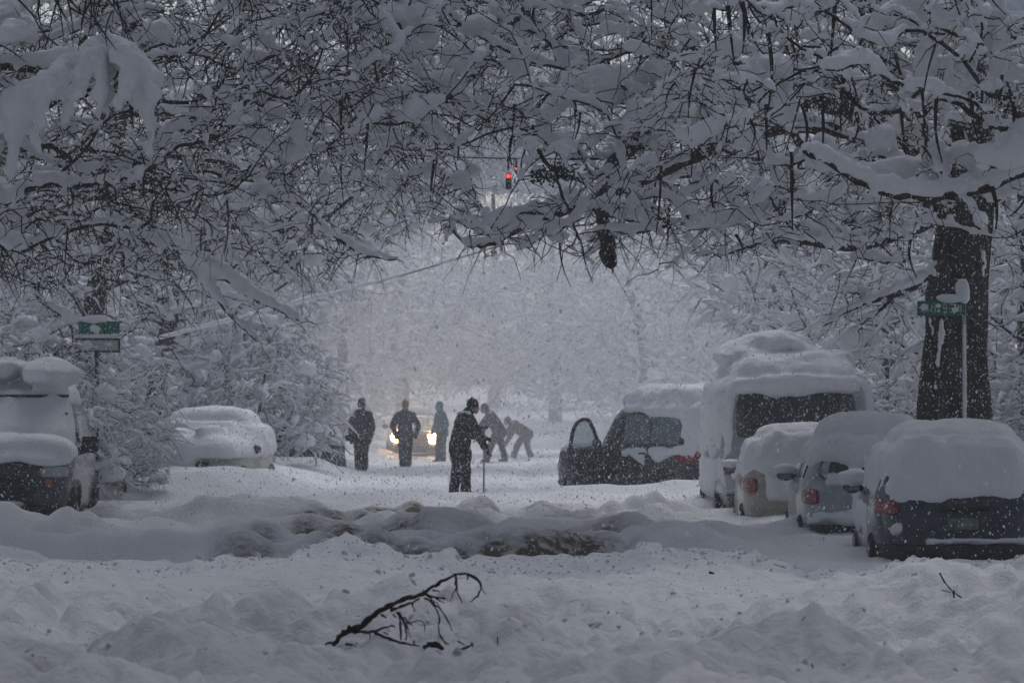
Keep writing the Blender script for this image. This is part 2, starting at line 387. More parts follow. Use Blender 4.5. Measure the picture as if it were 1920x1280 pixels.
# ------------------------------------------------------------------ trees
UP = np.array([0, 0, 1.])
def grow(trunk, att, alpha=.25, zmin=1.2, seed=0, arch=.18, step=.45):
    r = np.random.default_rng(seed)
    N = len(trunk)+len(att)*14+10
    P = np.zeros((N, 3)); par = np.full(N, -1); L = np.zeros(N); D = np.zeros((N, 3))
    n = 0
    for p in trunk:
        P[n] = p; par[n] = n-1
        if n: L[n] = L[n-1]+np.linalg.norm(P[n]-P[n-1]); D[n] = nrm(P[n]-P[n-1])
        n += 1
    nt = n
    top = trunk[len(trunk)//2]
    order = np.argsort(np.linalg.norm(att-top, axis=1)+r.uniform(0, .6, len(att)))
    block = P[:, 2] < zmin
    for a in att[order]:
        d = np.linalg.norm(P[:n]-a, axis=1)
        cost = d+alpha*L[:n]
        cost[:nt][trunk[:, 2] < zmin] += 50
        j = int(np.argmin(cost)); dj = d[j]
        if dj < .08: continue
        m = max(1, int(math.ceil(dj/step)))
        p0 = P[j]; dirp = D[j] if j >= nt else nrm(a-p0)*.7+UP*.5
        c = p0+dirp*dj*.4+UP*dj*arch
        prev = j
        for q in range(1, m+1):
            s = q/m
            x = (1-s)**2*p0+2*s*(1-s)*c+s*s*a
            if q < m: x = x+r.normal(0, .03, 3)
            P[n] = x; par[n] = prev; L[n] = L[prev]+np.linalg.norm(x-P[prev]); D[n] = nrm(x-P[prev]); prev = n; n += 1
    return P[:n], par[:n], nt
def strands_of(P, par, nt, leaf=.0065, ex=2.3):
    n = len(P); A = np.zeros(n); ch = np.zeros(n, int)
    for i in range(n-1, -1, -1):
        if ch[i] == 0: A[i] = leaf**ex
        if par[i] >= 0: A[par[i]] += A[i]; ch[par[i]] += 1
    rad = A**(1/ex)
    main = np.full(n, -1); best = np.zeros(n)
    for i in range(n):
        p = par[i]
        if p >= 0 and (A[i] > best[p] or (i < nt)): main[p] = i; best[p] = 1e9 if i < nt else A[i]
    st = []
    for i in range(nt, n):
        p = par[i]
        if main[p] != i or p < nt and i >= nt:
            ids = [p, i]
            k = i
            while main[k] >= 0 and main[k] >= nt: k = main[k]; ids.append(k)
            st.append(ids)
    return rad, st

def snow_w(S, n, r, lo=.25, gap=.2):
    """irregular widths along each strand, some gaps"""
    k = max(3, n//2)
    kn = np.clip(np.exp(r.normal(-.38, .62, (S, k))), .1, 2.3); kn[r.uniform(0, 1, (S, k)) < gap] = .05
    u = np.linspace(0, k-1.001, n); i = u.astype(int); f = u-i
    return kn[:, i]*(1-f)+kn[:, i+1]*f
def horiz(P):
    t = nrm(np.gradient(P, axis=1)); return np.sqrt(np.clip(1-t[..., 2]**2, 0, 1))

def lump(c, r, rr, k=(6, 8)):
    V, Q, T = sphere((0, 0, 0), 1, *k)
    V = V*(1+.35*vnoise(V*1.6+rr.uniform(0, 50, 3), 2))[:, None]
    return V*np.asarray(r)+np.asarray(c), Q, T

def build_tree(root, trunk, trunk_r, att, seed, alpha=.25, zmin=1.2, twigs=2, twig_len=(.2, .65), snow_s=1.0, sprigs=0, extra=(), lumps=(), nlump=0,
               vox=0, leaf=.0065, droop=.5, limb_parts=0, lump_r=(.10, .26), twig_snow=1.0, twig_r=.006, sprig_list=(), lump_noise=.03):
    r = np.random.default_rng(seed)
    trunk = chaikin(np.asarray(trunk, float), 2)
    tl = int(np.sum(np.linalg.norm(np.diff(trunk, axis=0), axis=1))/.4)+2
    trunk = resample(trunk, tl)
    P, par, nt = grow(trunk, att, alpha, zmin, seed)
    rad, st = strands_of(P, par, nt, leaf)
    # trunk
    tr = np.linspace(trunk_r, trunk_r*.25, nt); tr[:4] *= np.array([1.12, 1.06, 1.03, 1.01])[:min(4, nt)]
    tp = resample(trunk, nt*2); trr = np.interp(np.linspace(0, 1, nt*2), np.linspace(0, 1, nt), tr)
    V, Q, T = tubes(tp, trr, 18, caps=True)
    nn = fbm(V*np.array([6, 6, .7]), 3, seed)[:, None]*.055*trunk_r*2
    ctr = np.concatenate([np.repeat(tp, 18, 0), tp[:1], tp[-1:]])
    V = V+nrm(V-ctr)*nn
    link('trunk', Acc().add(V, Q, T).mesh('trunk', M['trunk_bark']), root)
    crown = Acc(); snow = Acc()
    groups = {}
    for ids in st:
        pts = P[ids]; rr = rad[ids].copy(); rr[0] = rr[1] if len(rr) > 1 else rr[0]
        ln = np.sum(np.linalg.norm(np.diff(pts, axis=0), axis=1))
        n = 5 if ln < .7 else 9 if ln < 1.8 else 18 if ln < 4 else 34
        c = np.concatenate([pts, rr[:, None]], 1)
        c = resample(chaikin(c, 2), n)
        groups.setdefault(n, []).append((ln, c))
    big = []
    for n, lst in groups.items():
        C = np.stack([c for _, c in lst]); LN = np.array([l for l, _ in lst])
        PP = C[..., :3]; RR = np.minimum(C[..., 3], trunk_r*.6)
        u = np.linspace(0, 1, n)
        RR = RR*(1-.45*u**3)
        PP = PP.copy(); PP[..., 2] -= (u**2)[None]*np.minimum(LN, 2.5)[:, None]*.10*droop
        PP += r.normal(0, .012, PP.shape)*u[None, :, None]
        if limb_parts and n >= 18:
            for q in range(len(PP)): big.append((LN[q], PP[q], RR[q]))
        else:
            crown.add(*tubes(PP, RR, 5 if n >= 9 else 4))
        hz = horiz(PP)
        W = (.022+.95*RR+.032*np.minimum(LN, 1.5)[:, None]**.5)*snow_s*snow_w(len(PP), n, r)*np.clip(hz*1.2-.12, .0, 1)
        taper = np.sin(np.pi*np.clip(u*.94+.05, 0, 1))**.35
        W = np.maximum(W*taper[None], .002)
        snow.add(*tubes(PP+UP*RR[..., None]*.5, W, 6 if vox else 5, caps=bool(vox), flat=.95, lift=.75))
    big.sort(key=lambda b: -b[0])
    for (ln, pp, rr) in big[:limb_parts]:
        link('limb', Acc().add(*tubes(pp, rr, 8, caps=True)).mesh('limb', M['bark']), root)
    for (ln, pp, rr) in big[limb_parts:]:
        crown.add(*tubes(pp, rr, 6))
    # hand-laid boughs: (points, r0, r1, snow width, isLimb)
    bough_pts = []
    for (pts, r0, r1, sw) in extra:
        pts = chaikin(np.asarray(pts, float), 3); n = max(12, int(np.sum(np.linalg.norm(np.diff(pts, axis=0), axis=1))/.12))
        pts = resample(pts, n); pts = pts+r.normal(0, .008, pts.shape)
        rr = np.linspace(r0, r1, n)*(1+.12*r.normal(0, 1, n))
        link('limb', Acc().add(*tubes(pts, rr, 8, caps=True)).mesh('limb', M['bark']), root)
        if sw: bough_pts.append(pts)
        if sw:
            k = max(4, n//5); kn = r.uniform(.55, 1.2, k+1); W = sw*np.interp(np.linspace(0, k, n), np.arange(k+1), kn)*np.sin(np.pi*np.linspace(.04, .97, n))**.4
            W = np.maximum(W*np.clip(horiz(pts[None])[0]*1.3-.1, .15, 1), .004)
            snow.add(*tubes(pts, W, 8, caps=True, flat=1.15, lift=1.0))
    # twigs
    cand = np.arange(nt, len(P)); cand = cand[rad[cand] < .035]
    base = [P[np.repeat(cand, twigs)]]
    if bough_pts: base.append(np.concatenate(bough_pts)[::2])
    B = np.concatenate(base)
    B = B+r.normal(0, .03, B.shape)
    S = len(B)
    th = r.uniform(0, 2*np.pi, S); el = r.normal(-.15, .45, S)
    Dv = np.stack([np.cos(th)*np.cos(el), np.sin(th)*np.cos(el), np.sin(el)], -1)
    Lt = r.uniform(*twig_len, S)
    u = np.linspace(0, 1, 5)
    TP = B[:, None]+Dv[:, None]*(Lt[:, None]*u[None])[..., None]
    TP[..., 2] -= (u**2)[None]*(Lt*r.uniform(.1, .9, S)*droop)[:, None]
    TP[:, 1:] += r.normal(0, .018, (S, 4, 3))
    TR = np.broadcast_to(twig_r*(1-.65*u), (S, 5))*r.uniform(.7, 1.5, S)[:, None]
    crown.add(*tubes(TP, TR, 3))
    hz = horiz(TP)
    W = r.uniform(.012, .042, S)[:, None]*snow_s*twig_snow*snow_w(S, 5, r, .3, .25)*np.clip(hz*1.25-.15, 0, 1)
    W = np.maximum(W*np.sin(np.pi*np.clip(u*.9+.07, 0, 1))[None]**.4, .0015)
    snow.add(*tubes(TP, W, 6 if vox else 4, caps=bool(vox), lift=.75))
    # hanging bare sprigs
    SP = []
    if sprigs:
        ids = r.choice(cand, sprigs)
        for i in ids:
            l = r.uniform(.12, .8); sw = r.normal(0, .28, 2); b = r.normal(0, .06, 2)
            uu = np.linspace(0, 1, 7)
            SP.append((P[i]+np.stack([sw[0]*uu*l+b[0]*np.sin(uu*3), sw[1]*uu*l, -uu*l], -1), r.uniform(.009, .017)))
    for (p0, p1, rr) in sprig_list:
        uu = np.linspace(0, 1, 7)[:, None]; b = r.normal(0, .03)
        SP.append((np.asarray(p0)*(1-uu)+np.asarray(p1)*uu+np.array([b, 0, 0])*np.sin(uu*np.pi), rr))
    if SP:
        A = np.stack([s[0] for s in SP]); rr = np.array([s[1] for s in SP])
        crown.add(*tubes(A, rr[:, None]*np.linspace(1.1, .35, 7)[None]*r.uniform(.85, 1.15, A.shape[:2]), 5, caps=True))
    # snow lumps resting on forks
    if nlump:
        ids = r.choice(cand, nlump)
        for i in ids:
            s = r.uniform(*lump_r)
            snow.add(*lump(P[i]+UP*s*.35, (s*r.uniform(.8, 1.5), s*r.uniform(.7, 1.2), s*r.uniform(.55, 1.0)), r))
    for (c, s) in lumps:      # ragged clusters
        s = np.asarray(s, float)
        if s.max() < .21: snow.add(*lump(c, s, r)); continue
        s = s*.8; m = int(np.clip(s.max()*40, 4, 14))
        for q in range(m):
            o = nrm(r.normal(0, 1, 3))*r.uniform(.15, .8)*s; z = r.uniform(.28, .6)
            snow.add(*lump(np.asarray(c)+o, s*z*r.uniform(.7, 1.2, 3)+.02, r))
    cr = link('crown', crown.mesh('crown', M['twig']), root)
    if vox:
        me = voxel(snow, 'snow_load', M['tree_snow'], vox, 1, rough=(lump_noise, .12))
    else:
        me = snow.mesh('snow_load', M['tree_snow'])
    sn = link('snow_load', me, root)
    return len(P), S

GRP_T = 'snow-laden street trees'
# ---- prototype street trees: local +x is the street side
def crown_points(n, r, xr=(-4.5, 4.6), yr=(-5.5, 5.5), H=11.0, arch=4.9, base=1.6, bias=1.5, street=7.0):
    x = r.uniform(*xr, n*3); y = r.uniform(*yr, n*3)
    e = ((x-(xr[0]+xr[1])/2)/((xr[1]-xr[0])/2))**2+(y/yr[1])**2
    k = e < 1.0; x = x[k][:n]; y = y[k][:n]; e = e[k][:n]
    zl = base+(arch-base)*sstep(1.0, street*.8, x)+r.normal(0, .35, len(x))
    zt = zl+1.2+(H-5.5)*np.sqrt(1-e)+.6
    z = zl+(zt-zl)*r.uniform(0, 1, len(x))**bias
    return np.stack([x, y, z], -1)
protos = []
def proto_tree(seed, **kw):
    r = np.random.default_rng(seed)
    root = thing('street_tree', 'x', 'tree')
    tk = [[0, 0, -.4], [.1, .1, 1.5], [r.normal(.2, .2), r.normal(0, .2), 3.5], [r.normal(.5, .3), r.normal(0, .3), 6], [r.normal(.8, .4), 0, 8.2]]
    att = crown_points(680, r, **kw)
    build_tree(root, tk, .26, att, seed, alpha=.3, twigs=2, nlump=30, snow_s=1.25, sprigs=14, twig_len=(.25, .8), leaf=.007, lump_r=(.12, .32), twig_r=.010)
    protos.append(root); return root
proto_tree(101); proto_tree(202, arch=5.4, base=1.2, H=11.5); proto_tree(303, arch=5.0, base=.9, H=12); proto_tree(404, xr=(-4.5, 9.0), arch=6.3, base=3.4, H=12)
_used = set()
def place_tree(k, x, y, s, label, jit=0.0, left=None, group=GRP_T):
    o = protos[k]
    if k in _used: o = copy_tree(o)
    _used.add(k)
    if left is None: left = x < 0
    o.location = (x, y, gz(x, y)-.1); o.rotation_euler = (0, 0, jit if left else math.pi+jit); o.scale = (s, s, s)
    tag(o, label, 'tree', group); return o

# ---- trees nearest the camera, each grown for its own place
def box_points(n, r, xr, yr, zl, zh, bias=1.6):
    x = r.uniform(*xr, n); y = r.uniform(*yr, n)
    lo = zl(x, y)+np.abs(r.normal(0, .3, n)); hi = zh(x, y)
    return np.stack([x, y, lo+np.maximum(hi-lo, .2)*r.uniform(0, 1, n)**bias], -1)
def px_line(pts, d, dd=0.0, seed=0):
    r = np.random.default_rng(seed); n = len(pts); ph = r.uniform(0, 6)
    return [at(px, py, d+dd*i/max(1, n-1)+.15*math.sin(ph+i*1.3)) for i, (px, py) in enumerate(pts)]
def sprig_px(px, y0, y1, d, rr=.014, dx=None):
    rr *= 1.45
    r = random.Random(int(px*7+y0))
    dx = r.uniform(-14, 14) if dx is None else dx
    return (at(px, y0, d), at(px+dx, y1, d+r.uniform(-.2, .2)), rr)

# big dark trunk behind the cars on the right
r1 = np.random.default_rng(51)
tree_big = thing('street_tree', 'massive dark-trunked tree right behind the green street sign, its branches hanging over the street', 'tree', (0, 0, 0), 0, GRP_T)
zl = lambda x, y: np.interp(x, [-2.4, -1.2, -.7, 0, 4.6, 5.2, 9], [4.9, 4.3, 3.6, 3.35, 3.45, 4.0, 4.0])*1.0+.004*(y-47)
zh = lambda x, y: 7.2+1.3*np.cos((x-4)/5)
ptsR = box_points(1250, r1, (-2.2, 9), (43.5, 54), zl, zh, 1.35)
_sx = (953-960)/FPX; _sz = (HOR-330)/FPX      # a gap in the twigs where the red signal up the street shows through
ptsR = ptsR[np.hypot(ptsR[:, 0]-_sx*ptsR[:, 1], ptsR[:, 2]-CAM_H-_sz*ptsR[:, 1]) > .5]
ex = [
    (px_line([(845, 418), (860, 450), (890, 464), (930, 458), (950, 440), (985, 425), (1040, 402), (1110, 378), (1230, 330), (1400, 250), (1560, 230), (1700, 300), (1785, 330)], 46, 5.5, 1), .012, .11, .07),
    (px_line([(850, 392), (868, 428), (905, 432), (950, 410), (985, 396), (1040, 402)], 46.1, .4, 2), .008, .02, .06),
    (px_line([(1143, 492), (1136, 450), (1126, 368), (1150, 300), (1250, 220), (1420, 160), (1600, 200), (1770, 300)], 46.5, 5.4, 3), .085, .14, .05),
    (px_line([(1111, 532), (1098, 490), (1084, 445), (1068, 398), (1040, 330), (1010, 280)], 46.3, .3, 4), .004, .03, 0),
    (px_line([(690, 228), (745, 236), (800, 202), (870, 165), (905, 110), (935, 60), (990, 15), (1080, -60), (1300, -120), (1550, -60), (1760, 60)], 46.5, 5.4, 5), .015, .16, .07),
    (px_line([(1150, 512), (1147, 500), (1141, 482)], 46.45, .05, 14), .006, .03, 0), (px_line([(1136, 506), (1137, 496), (1139, 480)], 46.42, .05, 15), .004, .022, 0), (px_line([(1158, 500), (1152, 490), (1146, 474)], 46.47, .05, 16), .004, .022, 0),
    (px_line([(1250, 425), (1180, 440), (1130, 430), (1085, 440)], 46.4, -.3, 6), .02, .008, .06),
    (px_line([(1700, 490), (1640, 492), (1600, 480)], 47, .3, 7), .016, .008, .07),
    (px_line([(1545, 612), (1580, 588), (1625, 566), (1680, 552), (1740, 520), (1790, 470)], 51.2, .6, 8), .010, .09, .07), (px_line([(1612, 610), (1640, 590), (1680, 553)], 51.2, .2, 12), .01, .035, .04), (px_line([(1580, 540), (1610, 552), (1660, 556)], 51.3, .2, 13), .008, .03, .05),
    (px_line([(1350, 480), (1440, 450), (1520, 455), (1600, 470), (1700, 440), (1780, 400)], 48, 3.6, 9), .012, .07, .08),
    (px_line([(1020, 230), (1070, 190), (1130, 185), (1210, 200), (1300, 190), (1420, 150)], 45.6, 1, 10), .01, .03, .16),
    (px_line([(1115, 130), (1150, 150), (1220, 190), (1300, 260), (1330, 300)], 45.4, 1, 11), .025, .01, .08),
]
spr = [sprig_px(*a) for a in [(1140, 110, 215, 45.5), (965, 195, 285, 45.5), (972, 235, 310, 45.7), (1000, 235, 300, 45.6), (700, 110, 165, 45), (745, 40, 70, 45), (655, 130, 195, 45), (690, 215, 320, 45.8), (640, 190, 260, 45.3), (1070, 180, 215, 45.2),
       (1240, 300, 440, 46), (1290, 240, 330, 45), (1205, 60, 140, 45), (1175, 60, 115, 45), (1010, 0, 60, 45), (880, 0, 40, 45), (770, 0, 30, 45), (1255, 390, 460, 46), (1420, 250, 330, 45), (1340, 320, 420, 45.5), (1380, 440, 480, 46), (815, 300, 380, 46.3), (860, 230, 300, 46)]]
lum = [(at(px, py, d), (a, b, c)) for (px, py, d, a, b, c) in [(1120, 150, 45.5, .42, .3, .22), (1230, 215, 45.3, .5, .3, .26), (1290, 205, 45.6, .4, .3, .3), (860, 105, 45.7, .32, .25, .32), (790, 60, 45.5, .38, .25, .3), (900, 50, 46, .3, .25, .2), (1330, 170, 45.4, .4, .3, .34), (1360, 235, 45.6, .22, .2, .34), (980, 120, 45.8, .16, .15, .34), (1480, 200, 45.5, .2, .2, .38), (760, 30, 45.2, .45, .3, .22), (1040, 440, 46.6, .26, .2, .13), (940, 405, 46.2, .3, .2, .12), (1230, 130, 46, .35, .25, .2)]]
build_tree(tree_big, [[6.0, 52, -.3], [6.0, 52, 1.5], [6.05, 52, 3.2], [6.3, 52, 5.5], [6.2, 51.8, 8.5]], .56, ptsR, 61, alpha=.22, zmin=3.6, twigs=2, snow_s=1.28, sprigs=80, extra=ex, sprig_list=spr, lumps=lum,
           nlump=24, vox=.042, limb_parts=6, lump_r=(.06, .16), twig_len=(.15, .6), droop=.6, twig_r=.0085, lump_noise=.04)

_ac = Acc(); _r = np.random.default_rng(8)
for (px, py, w_, h_) in [(1764, 640, 8, 58), (1747, 612, 5, 26), (1845, 490, 6, 30)]:
    for q in range(5):
        p = at(px+_r.normal(0, w_*.35), py+_r.uniform(-.6, .6)*h_, 51.55); dx = p[0]-6.02
        p[1] = 52-math.sqrt(max(.02, .54**2-dx*dx)); _ac.add(*lump(p, (w_*.5/138, .03, h_*.4/138*_r.uniform(.6, 1.1)), _r))
link('trunk_snow', voxel(_ac, 'trunk_snow', M['tree_snow'], .016, 1, (.012, .05)), tree_big, kind='stuff')

# tree just outside the frame on the right, its near boughs across the corner
r2 = np.random.default_rng(52)
tree_near = thing('street_tree', 'nearest tree at the right edge with a long snow-loaded bough curving across the corner', 'tree', (0, 0, 0), 0, GRP_T)
zl = lambda x, y: np.interp(x, [1.2, 2.4, 3.5, 5, 10], [4.6, 4.0, 3.55, 3.3, 3.2])
zh = lambda x, y: 7.0+0*x
ptsN = box_points(620, r2, (1.4, 9.5), (37.5, 43.5), zl, zh, 1.4)
_u = ptsN[:, 0]/ptsN[:, 1]*FPX+960; _v = HOR-(ptsN[:, 2]-CAM_H)/ptsN[:, 1]*FPX
ptsN = ptsN[~((ptsN[:, 1] < 41) & (_u > 1440) & (_u < 2000) & (_v > 215) & (_v < 430))]      # the long bough hangs free
ex = [
    (px_line([(1508, 283), (1545, 300), (1590, 330), (1650, 357), (1710, 371), (1780, 368), (1850, 353), (1905, 328), (2000, 280), (2200, 200), (2500, 120)], 39.2, 1.4, 21), .026, .10, .13),
    (px_line([(1722, 262), (1752, 305), (1775, 340), (1790, 366)], 39.8, .2, 22), .012, .02, .06),
    (px_line([(1560, 312), (1620, 338), (1680, 332), (1740, 322), (1722, 290), (1735, 280)], 39.9, .2, 23), .012, .008, .10),
    (px_line([(1608, 54), (1660, 48), (1700, 30), (1745, -8), (1850, -90), (2200, -100), (2520, 40)], 40.2, .4, 24), .016, .1, .14),
    (px_line([(1742, 20), (1765, 52), (1800, 68), (1838, 64), (1872, 34), (1925, 4), (2100, -20), (2500, 60)], 39.6, .8, 25), .014, .09, .17),
    (px_line([(1830, 300), (1870, 318), (1910, 310), (2000, 270)], 39.5, .3, 26), .012, .03, .2),
]
spr = [sprig_px(*a) for a in [(1440, 60, 215, 40, .017), (1437, 195, 282, 40), (1365, 10, 112, 40, .016), (1395, 10, 100, 40), (1567, 5, 118, 40, .017), (1590, 120, 245, 40, .017), (1540, 180, 288, 40, .016), (1757, 185, 305, 39.8, .016), (1727, 150, 282, 39.9, .015), (1825, 175, 268, 39.7, .016), (1485, 285, 432, 40, .015), (1505, 200, 285, 40), (1605, 210, 265, 40), (1845, 150, 235, 39.8), (1880, 140, 210, 39.8), (1905, 200, 250, 39.6), (1660, 110, 175, 40), (1390, 0, 65, 40, .02), (1690, 200, 290, 40), (1640, 300, 330, 40), (1860, 350, 430, 39.8, .018), (1710, 440, 520, 44, .014), (1340, 15, 95, 40)]]
lum = [(at(px, py, d), (a, b, c)) for (px, py, d, a, b, c) in [(1545, 285, 40.2, .2, .2, .16), (1620, 320, 40.1, .26, .2, .1), (1655, 260, 40.3, .17, .2, .17), (1700, 305, 40.2, .24, .2, .13), (1755, 300, 40.3, .16, .2, .2), (1815, 285, 40.1, .22, .2, .22), (1885, 265, 39.9, .24, .22, .2), (1850, 325, 40.1, .24, .2, .13), (1720, 352, 40.1, .3, .2, .09), (1740, 120, 40.3, .28, .2, .36), (1800, 130, 40.3, .2, .2, .34), (1870, 90, 40, .16, .18, .4), (1820, 30, 39.7, .4, .2, .18), (1680, 30, 40.2, .34, .2, .13), (1470, 130, 40.5, .2, .2, .3), (1420, 130, 40.6, .3, .2, .2), (1470, 200, 40.4, .12, .12, .2), (1900, 30, 39.7, .3, .2, .2)]]
build_tree(tree_near, [[9.8, 41, -.3], [9.8, 41, 2], [9.6, 41, 5], [9.4, 41, 8]], .4, ptsN, 62, alpha=.2, zmin=3, twigs=2, snow_s=1.05, sprigs=40, extra=ex, sprig_list=spr, lumps=lum,
           nlump=20, vox=.034, limb_parts=4, lump_r=(.06, .17), twig_len=(.12, .5), droop=.6, twig_r=.007, lump_noise=.035)

# left corner: tree whose boughs carry the big snow pillows
r3 = np.random.default_rng(53)
tree_left = thing('street_tree', 'shaded tree filling the upper left corner with thick snow pillows on its boughs', 'tree', (0, 0, 0), 0, GRP_T)
zl = lambda x, y: np.interp(x, [-10, -6, -4.6, -3.2, -2.2, -1.2], [2.9, 2.9, 3.2, 3.9, 4.7, 5.3])
zh = lambda x, y: 7.6+0*x
ptsL = box_points(1000, r3, (-9.5, -1.4), (43, 52), zl, zh, 1.3)
lum = []
_path = resample(np.array([(-70, 262), (-30, 225), (25, 185), (70, 152), (115, 130), (150, 106), (185, 86), (215, 72), (240, 88), (262, 118), (278, 150)], float), 46)
for (px, py) in _path:
    q = r3.uniform(.8, 1.2); lum.append((at(px+r3.normal(0, 4), py+14+r3.normal(0, 5), 43.2+r3.normal(0, .06)), (.17*q, .16*q, .14*q)))
for t in (3, 8, 12, 16, 20, 24, 28, 31, 34, 37, 40, 43, 45):      # laden sprays hanging from the bough
    px, py = _path[t]; ln = r3.uniform(50, 165); dx = r3.normal(4, 16); dd = r3.normal(-.1, .12)
    for u in np.arange(0, 1, 10/ln):
        lum.append((at(px+dx*u+6*math.sin(u*5+t), py+14+ln*u, 43.1+dd), (.115-.065*u, .11-.05*u, .10-.03*u)))
for k in range(8): lum.append((at(r3.uniform(-20, 60), r3.uniform(-10, 70), 44+r3.normal(0, .2)), (.2*r3.uniform(.6, 1.3), .2, .15*r3.uniform(.6, 1.3))))
for k in range(14): lum.append((at(r3.uniform(420, 600), r3.uniform(60, 280), 46+r3.normal(0, .5)), (.15*r3.uniform(.6, 1.3), .2, .12*r3.uniform(.6, 1.3))))
bare = []
for k in range(26):
    a = r3.uniform(70, 240); bare.append((at(a, r3.uniform(-30, 20), 42.5), at(a+r3.uniform(-20, 70), r3.uniform(30, 95), 42.5), r3.uniform(.007, .013)))
ex = [(px_line([(190, 105), (140, 150), (60, 195), (-40, 240), (-200, 250), (-450, 150)], 43.2, .6, 31), .02, .1, .1), (px_line([(250, 230), (240, 150), (190, 120), (80, 130), (-80, 120), (-400, 60)], 43.3, .8, 32), .02, .1, .1)]
build_tree(tree_left, [[-8.6, 45, -.3], [-8.6, 45, 2], [-8.4, 45, 5], [-8.1, 45, 8.4]], .38, ptsL, 63, alpha=.22, zmin=2, twigs=3, snow_s=.85, sprigs=50, lumps=lum, extra=ex, sprig_list=bare,
           nlump=30, vox=.043, lump_noise=.05, limb_parts=5, lump_r=(.06, .2), twig_len=(.12, .55), twig_snow=.9, droop=.5, twig_r=.0085)

# weeping tree left of the middle
r4 = np.random.default_rng(54)
tree_arch = thing('street_tree', 'tree with arching snow-coated twigs drooping in hoops left of the street opening', 'tree', (0, 0, 0), 0, GRP_T)
zl = lambda x, y: np.maximum(np.interp(x, [-10, -7.2, -6.2, -4.4, -3.6, -2.6, -1.8, .2], [1.0, 1.5, 2.6, 3.0, 3.5, 3.9, 4.3, 5.0]), np.where(y < 62.5, 3.35, 0))
zh = lambda x, y: 8.6+0*x
ptsA = box_points(1150, r4, (-10, 0.2), (55, 66), zl, zh, 1.4)
ptsA = ptsA[np.hypot(ptsA[:, 0]-_sx*ptsA[:, 1], ptsA[:, 2]-CAM_H-_sz*ptsA[:, 1]) > .9]
ex = [(px_line(p, 56, 1.5, 40+i), .012, .05, s) for i, (p, s) in enumerate([
    ([(376, 470), (374, 425), (392, 385), (450, 352), (520, 362), (560, 330), (480, 250), (300, 200), (80, 250)], .10), ([(545, 505), (575, 470), (590, 420), (570, 380), (520, 372), (470, 380), (300, 330), (100, 300)], .09),
    ([(740, 488), (690, 482), (640, 455), (600, 420), (560, 370), (440, 300), (150, 280)], .09), ([(455, 470), (446, 420), (440, 385), (400, 360), (250, 330)], .07), ([(560, 600), (470, 560), (420, 520), (370, 490), (300, 455), (150, 420)], .12), ([(480, 640), (420, 580), (380, 530), (330, 470), (200, 400)], .10)])]
build_tree(tree_arch, [[-9.4, 60, -.3], [-9.3, 60, 2], [-8.8, 60, 4.5], [-8.0, 60, 8.4]], .34, ptsA, 64, alpha=.24, zmin=1, twigs=2, snow_s=1.3, sprigs=50, extra=ex, nlump=40, vox=.053, limb_parts=4, lump_r=(.08, .22), twig_len=(.2, .7), droop=.8, twig_r=.0095, lump_noise=.04)

for i, (k, x, y, s, lab) in enumerate([
    (3, -8.2, 73, 1.05, 'snow-laden tree on the left behind the round snow-buried car'), (1, -8.4, 89, 1.15, 'second snow-laden tree up the left side, beyond the buried cars'), (3, -7.4, 99, 1.2, 'third snow-laden tree up the left kerb, hazed by falling snow'),
    (0, -9.0, 117, 1.1, 'pale tree left of the car with lit headlights'), (3, -8.6, 131, 1.5, 'faint tree far up the left side of the street'),
    (2, 8.6, 63, 1.0, 'snow-laden tree on the right behind the tall van'), (3, 8.2, 79, 1.1, 'snow-laden tree on the right beyond the car with its door open'), (1, 8.6, 92, 1.05, 'second tree up the right side beyond the open-doored car'),
    (3, 7.6, 105, 1.25, 'third tree up the right side, pale through the snowfall'), (3, 8.8, 134, 1.5, 'faint tree far up the right side of the street')]):
    place_tree(k, x, y, s, lab, random.uniform(-.2, .2))
for (k, x, y, s, z) in [(1, -13, 66, 1.1, .2), (2, -13.5, 84, 1.15, -.3), (0, -13, 106, 1.2, .3), (1, 13.2, 72, 1.1, .2), (0, 13, 92, 1.1, -.2), (2, 13.5, 118, 1.2, .1)]:
    place_tree(k, x, y, s, 'snow-covered tree in the second row behind the street trees', z, group='back-row trees')
for (k, x, y, s, z) in [(0, -5, 172, 1.3, -1.3), (1, 2, 182, 1.3, -1.6), (2, 8, 170, 1.3, -1.4), (0, -12, 165, 1.3, -1.2), (1, 14, 160, 1.3, 1.2), (2, -1, 205, 1.4, -1.6), (0, 5.5, 158, 1.1, 3.0), (2, -6.8, 152, 1.1, 0.1)]:
    place_tree(k, x, y, s, 'ghostly tree closing the far end of the street in the snowfall', z, left=True, group='trees at the far end of the street')

# mostly unseen trees added beside and above the camera to shade the near snow
for (k, x, y, s, z) in [(3, -6.6, 27, 1.16, .1), (3, 6.8, 29, 1.16, -.1), (3, -6.2, 15, 1.2, -.1), (3, 6.3, 16, 1.2, .15), (3, -6.2, 3, 1.2, .1), (3, 6.4, 3, 1.2, 0), (3, -6.6, 9, 1.2, -.1), (3, 6.6, 9.5, 1.2, .2), (0, -6.5, -9, 1.2, 0), (1, 6.5, -9, 1.2, 0), (1, -11.5, 33, 1.3, 0), (0, 12, 34, 1.3, .2), (2, -11, 21, 1.3, 0), (1, 11.5, 22, 1.3, .1), (2, -11.5, 9, 1.3, .1), (0, 11.5, 10, 1.3, 0), (1, 0.5, -16, 1.3, .3), (0, -12, -6, 1.3, 0), (2, 12, -6, 1.3, 0), (3, -7.7, 40, 1.25, .1), (3, 7.9, 46, 1.25, -.1), (3, -7.9, 52, 1.25, 0), (3, 8.2, 57, 1.25, .1)]:
    o = place_tree(k, x, y, s, 'tree added mostly out of view to shade the near end of the street', z, group='trees added to shade the near end of the street')
    o.location.z += 1.0 if y > 10 else .4

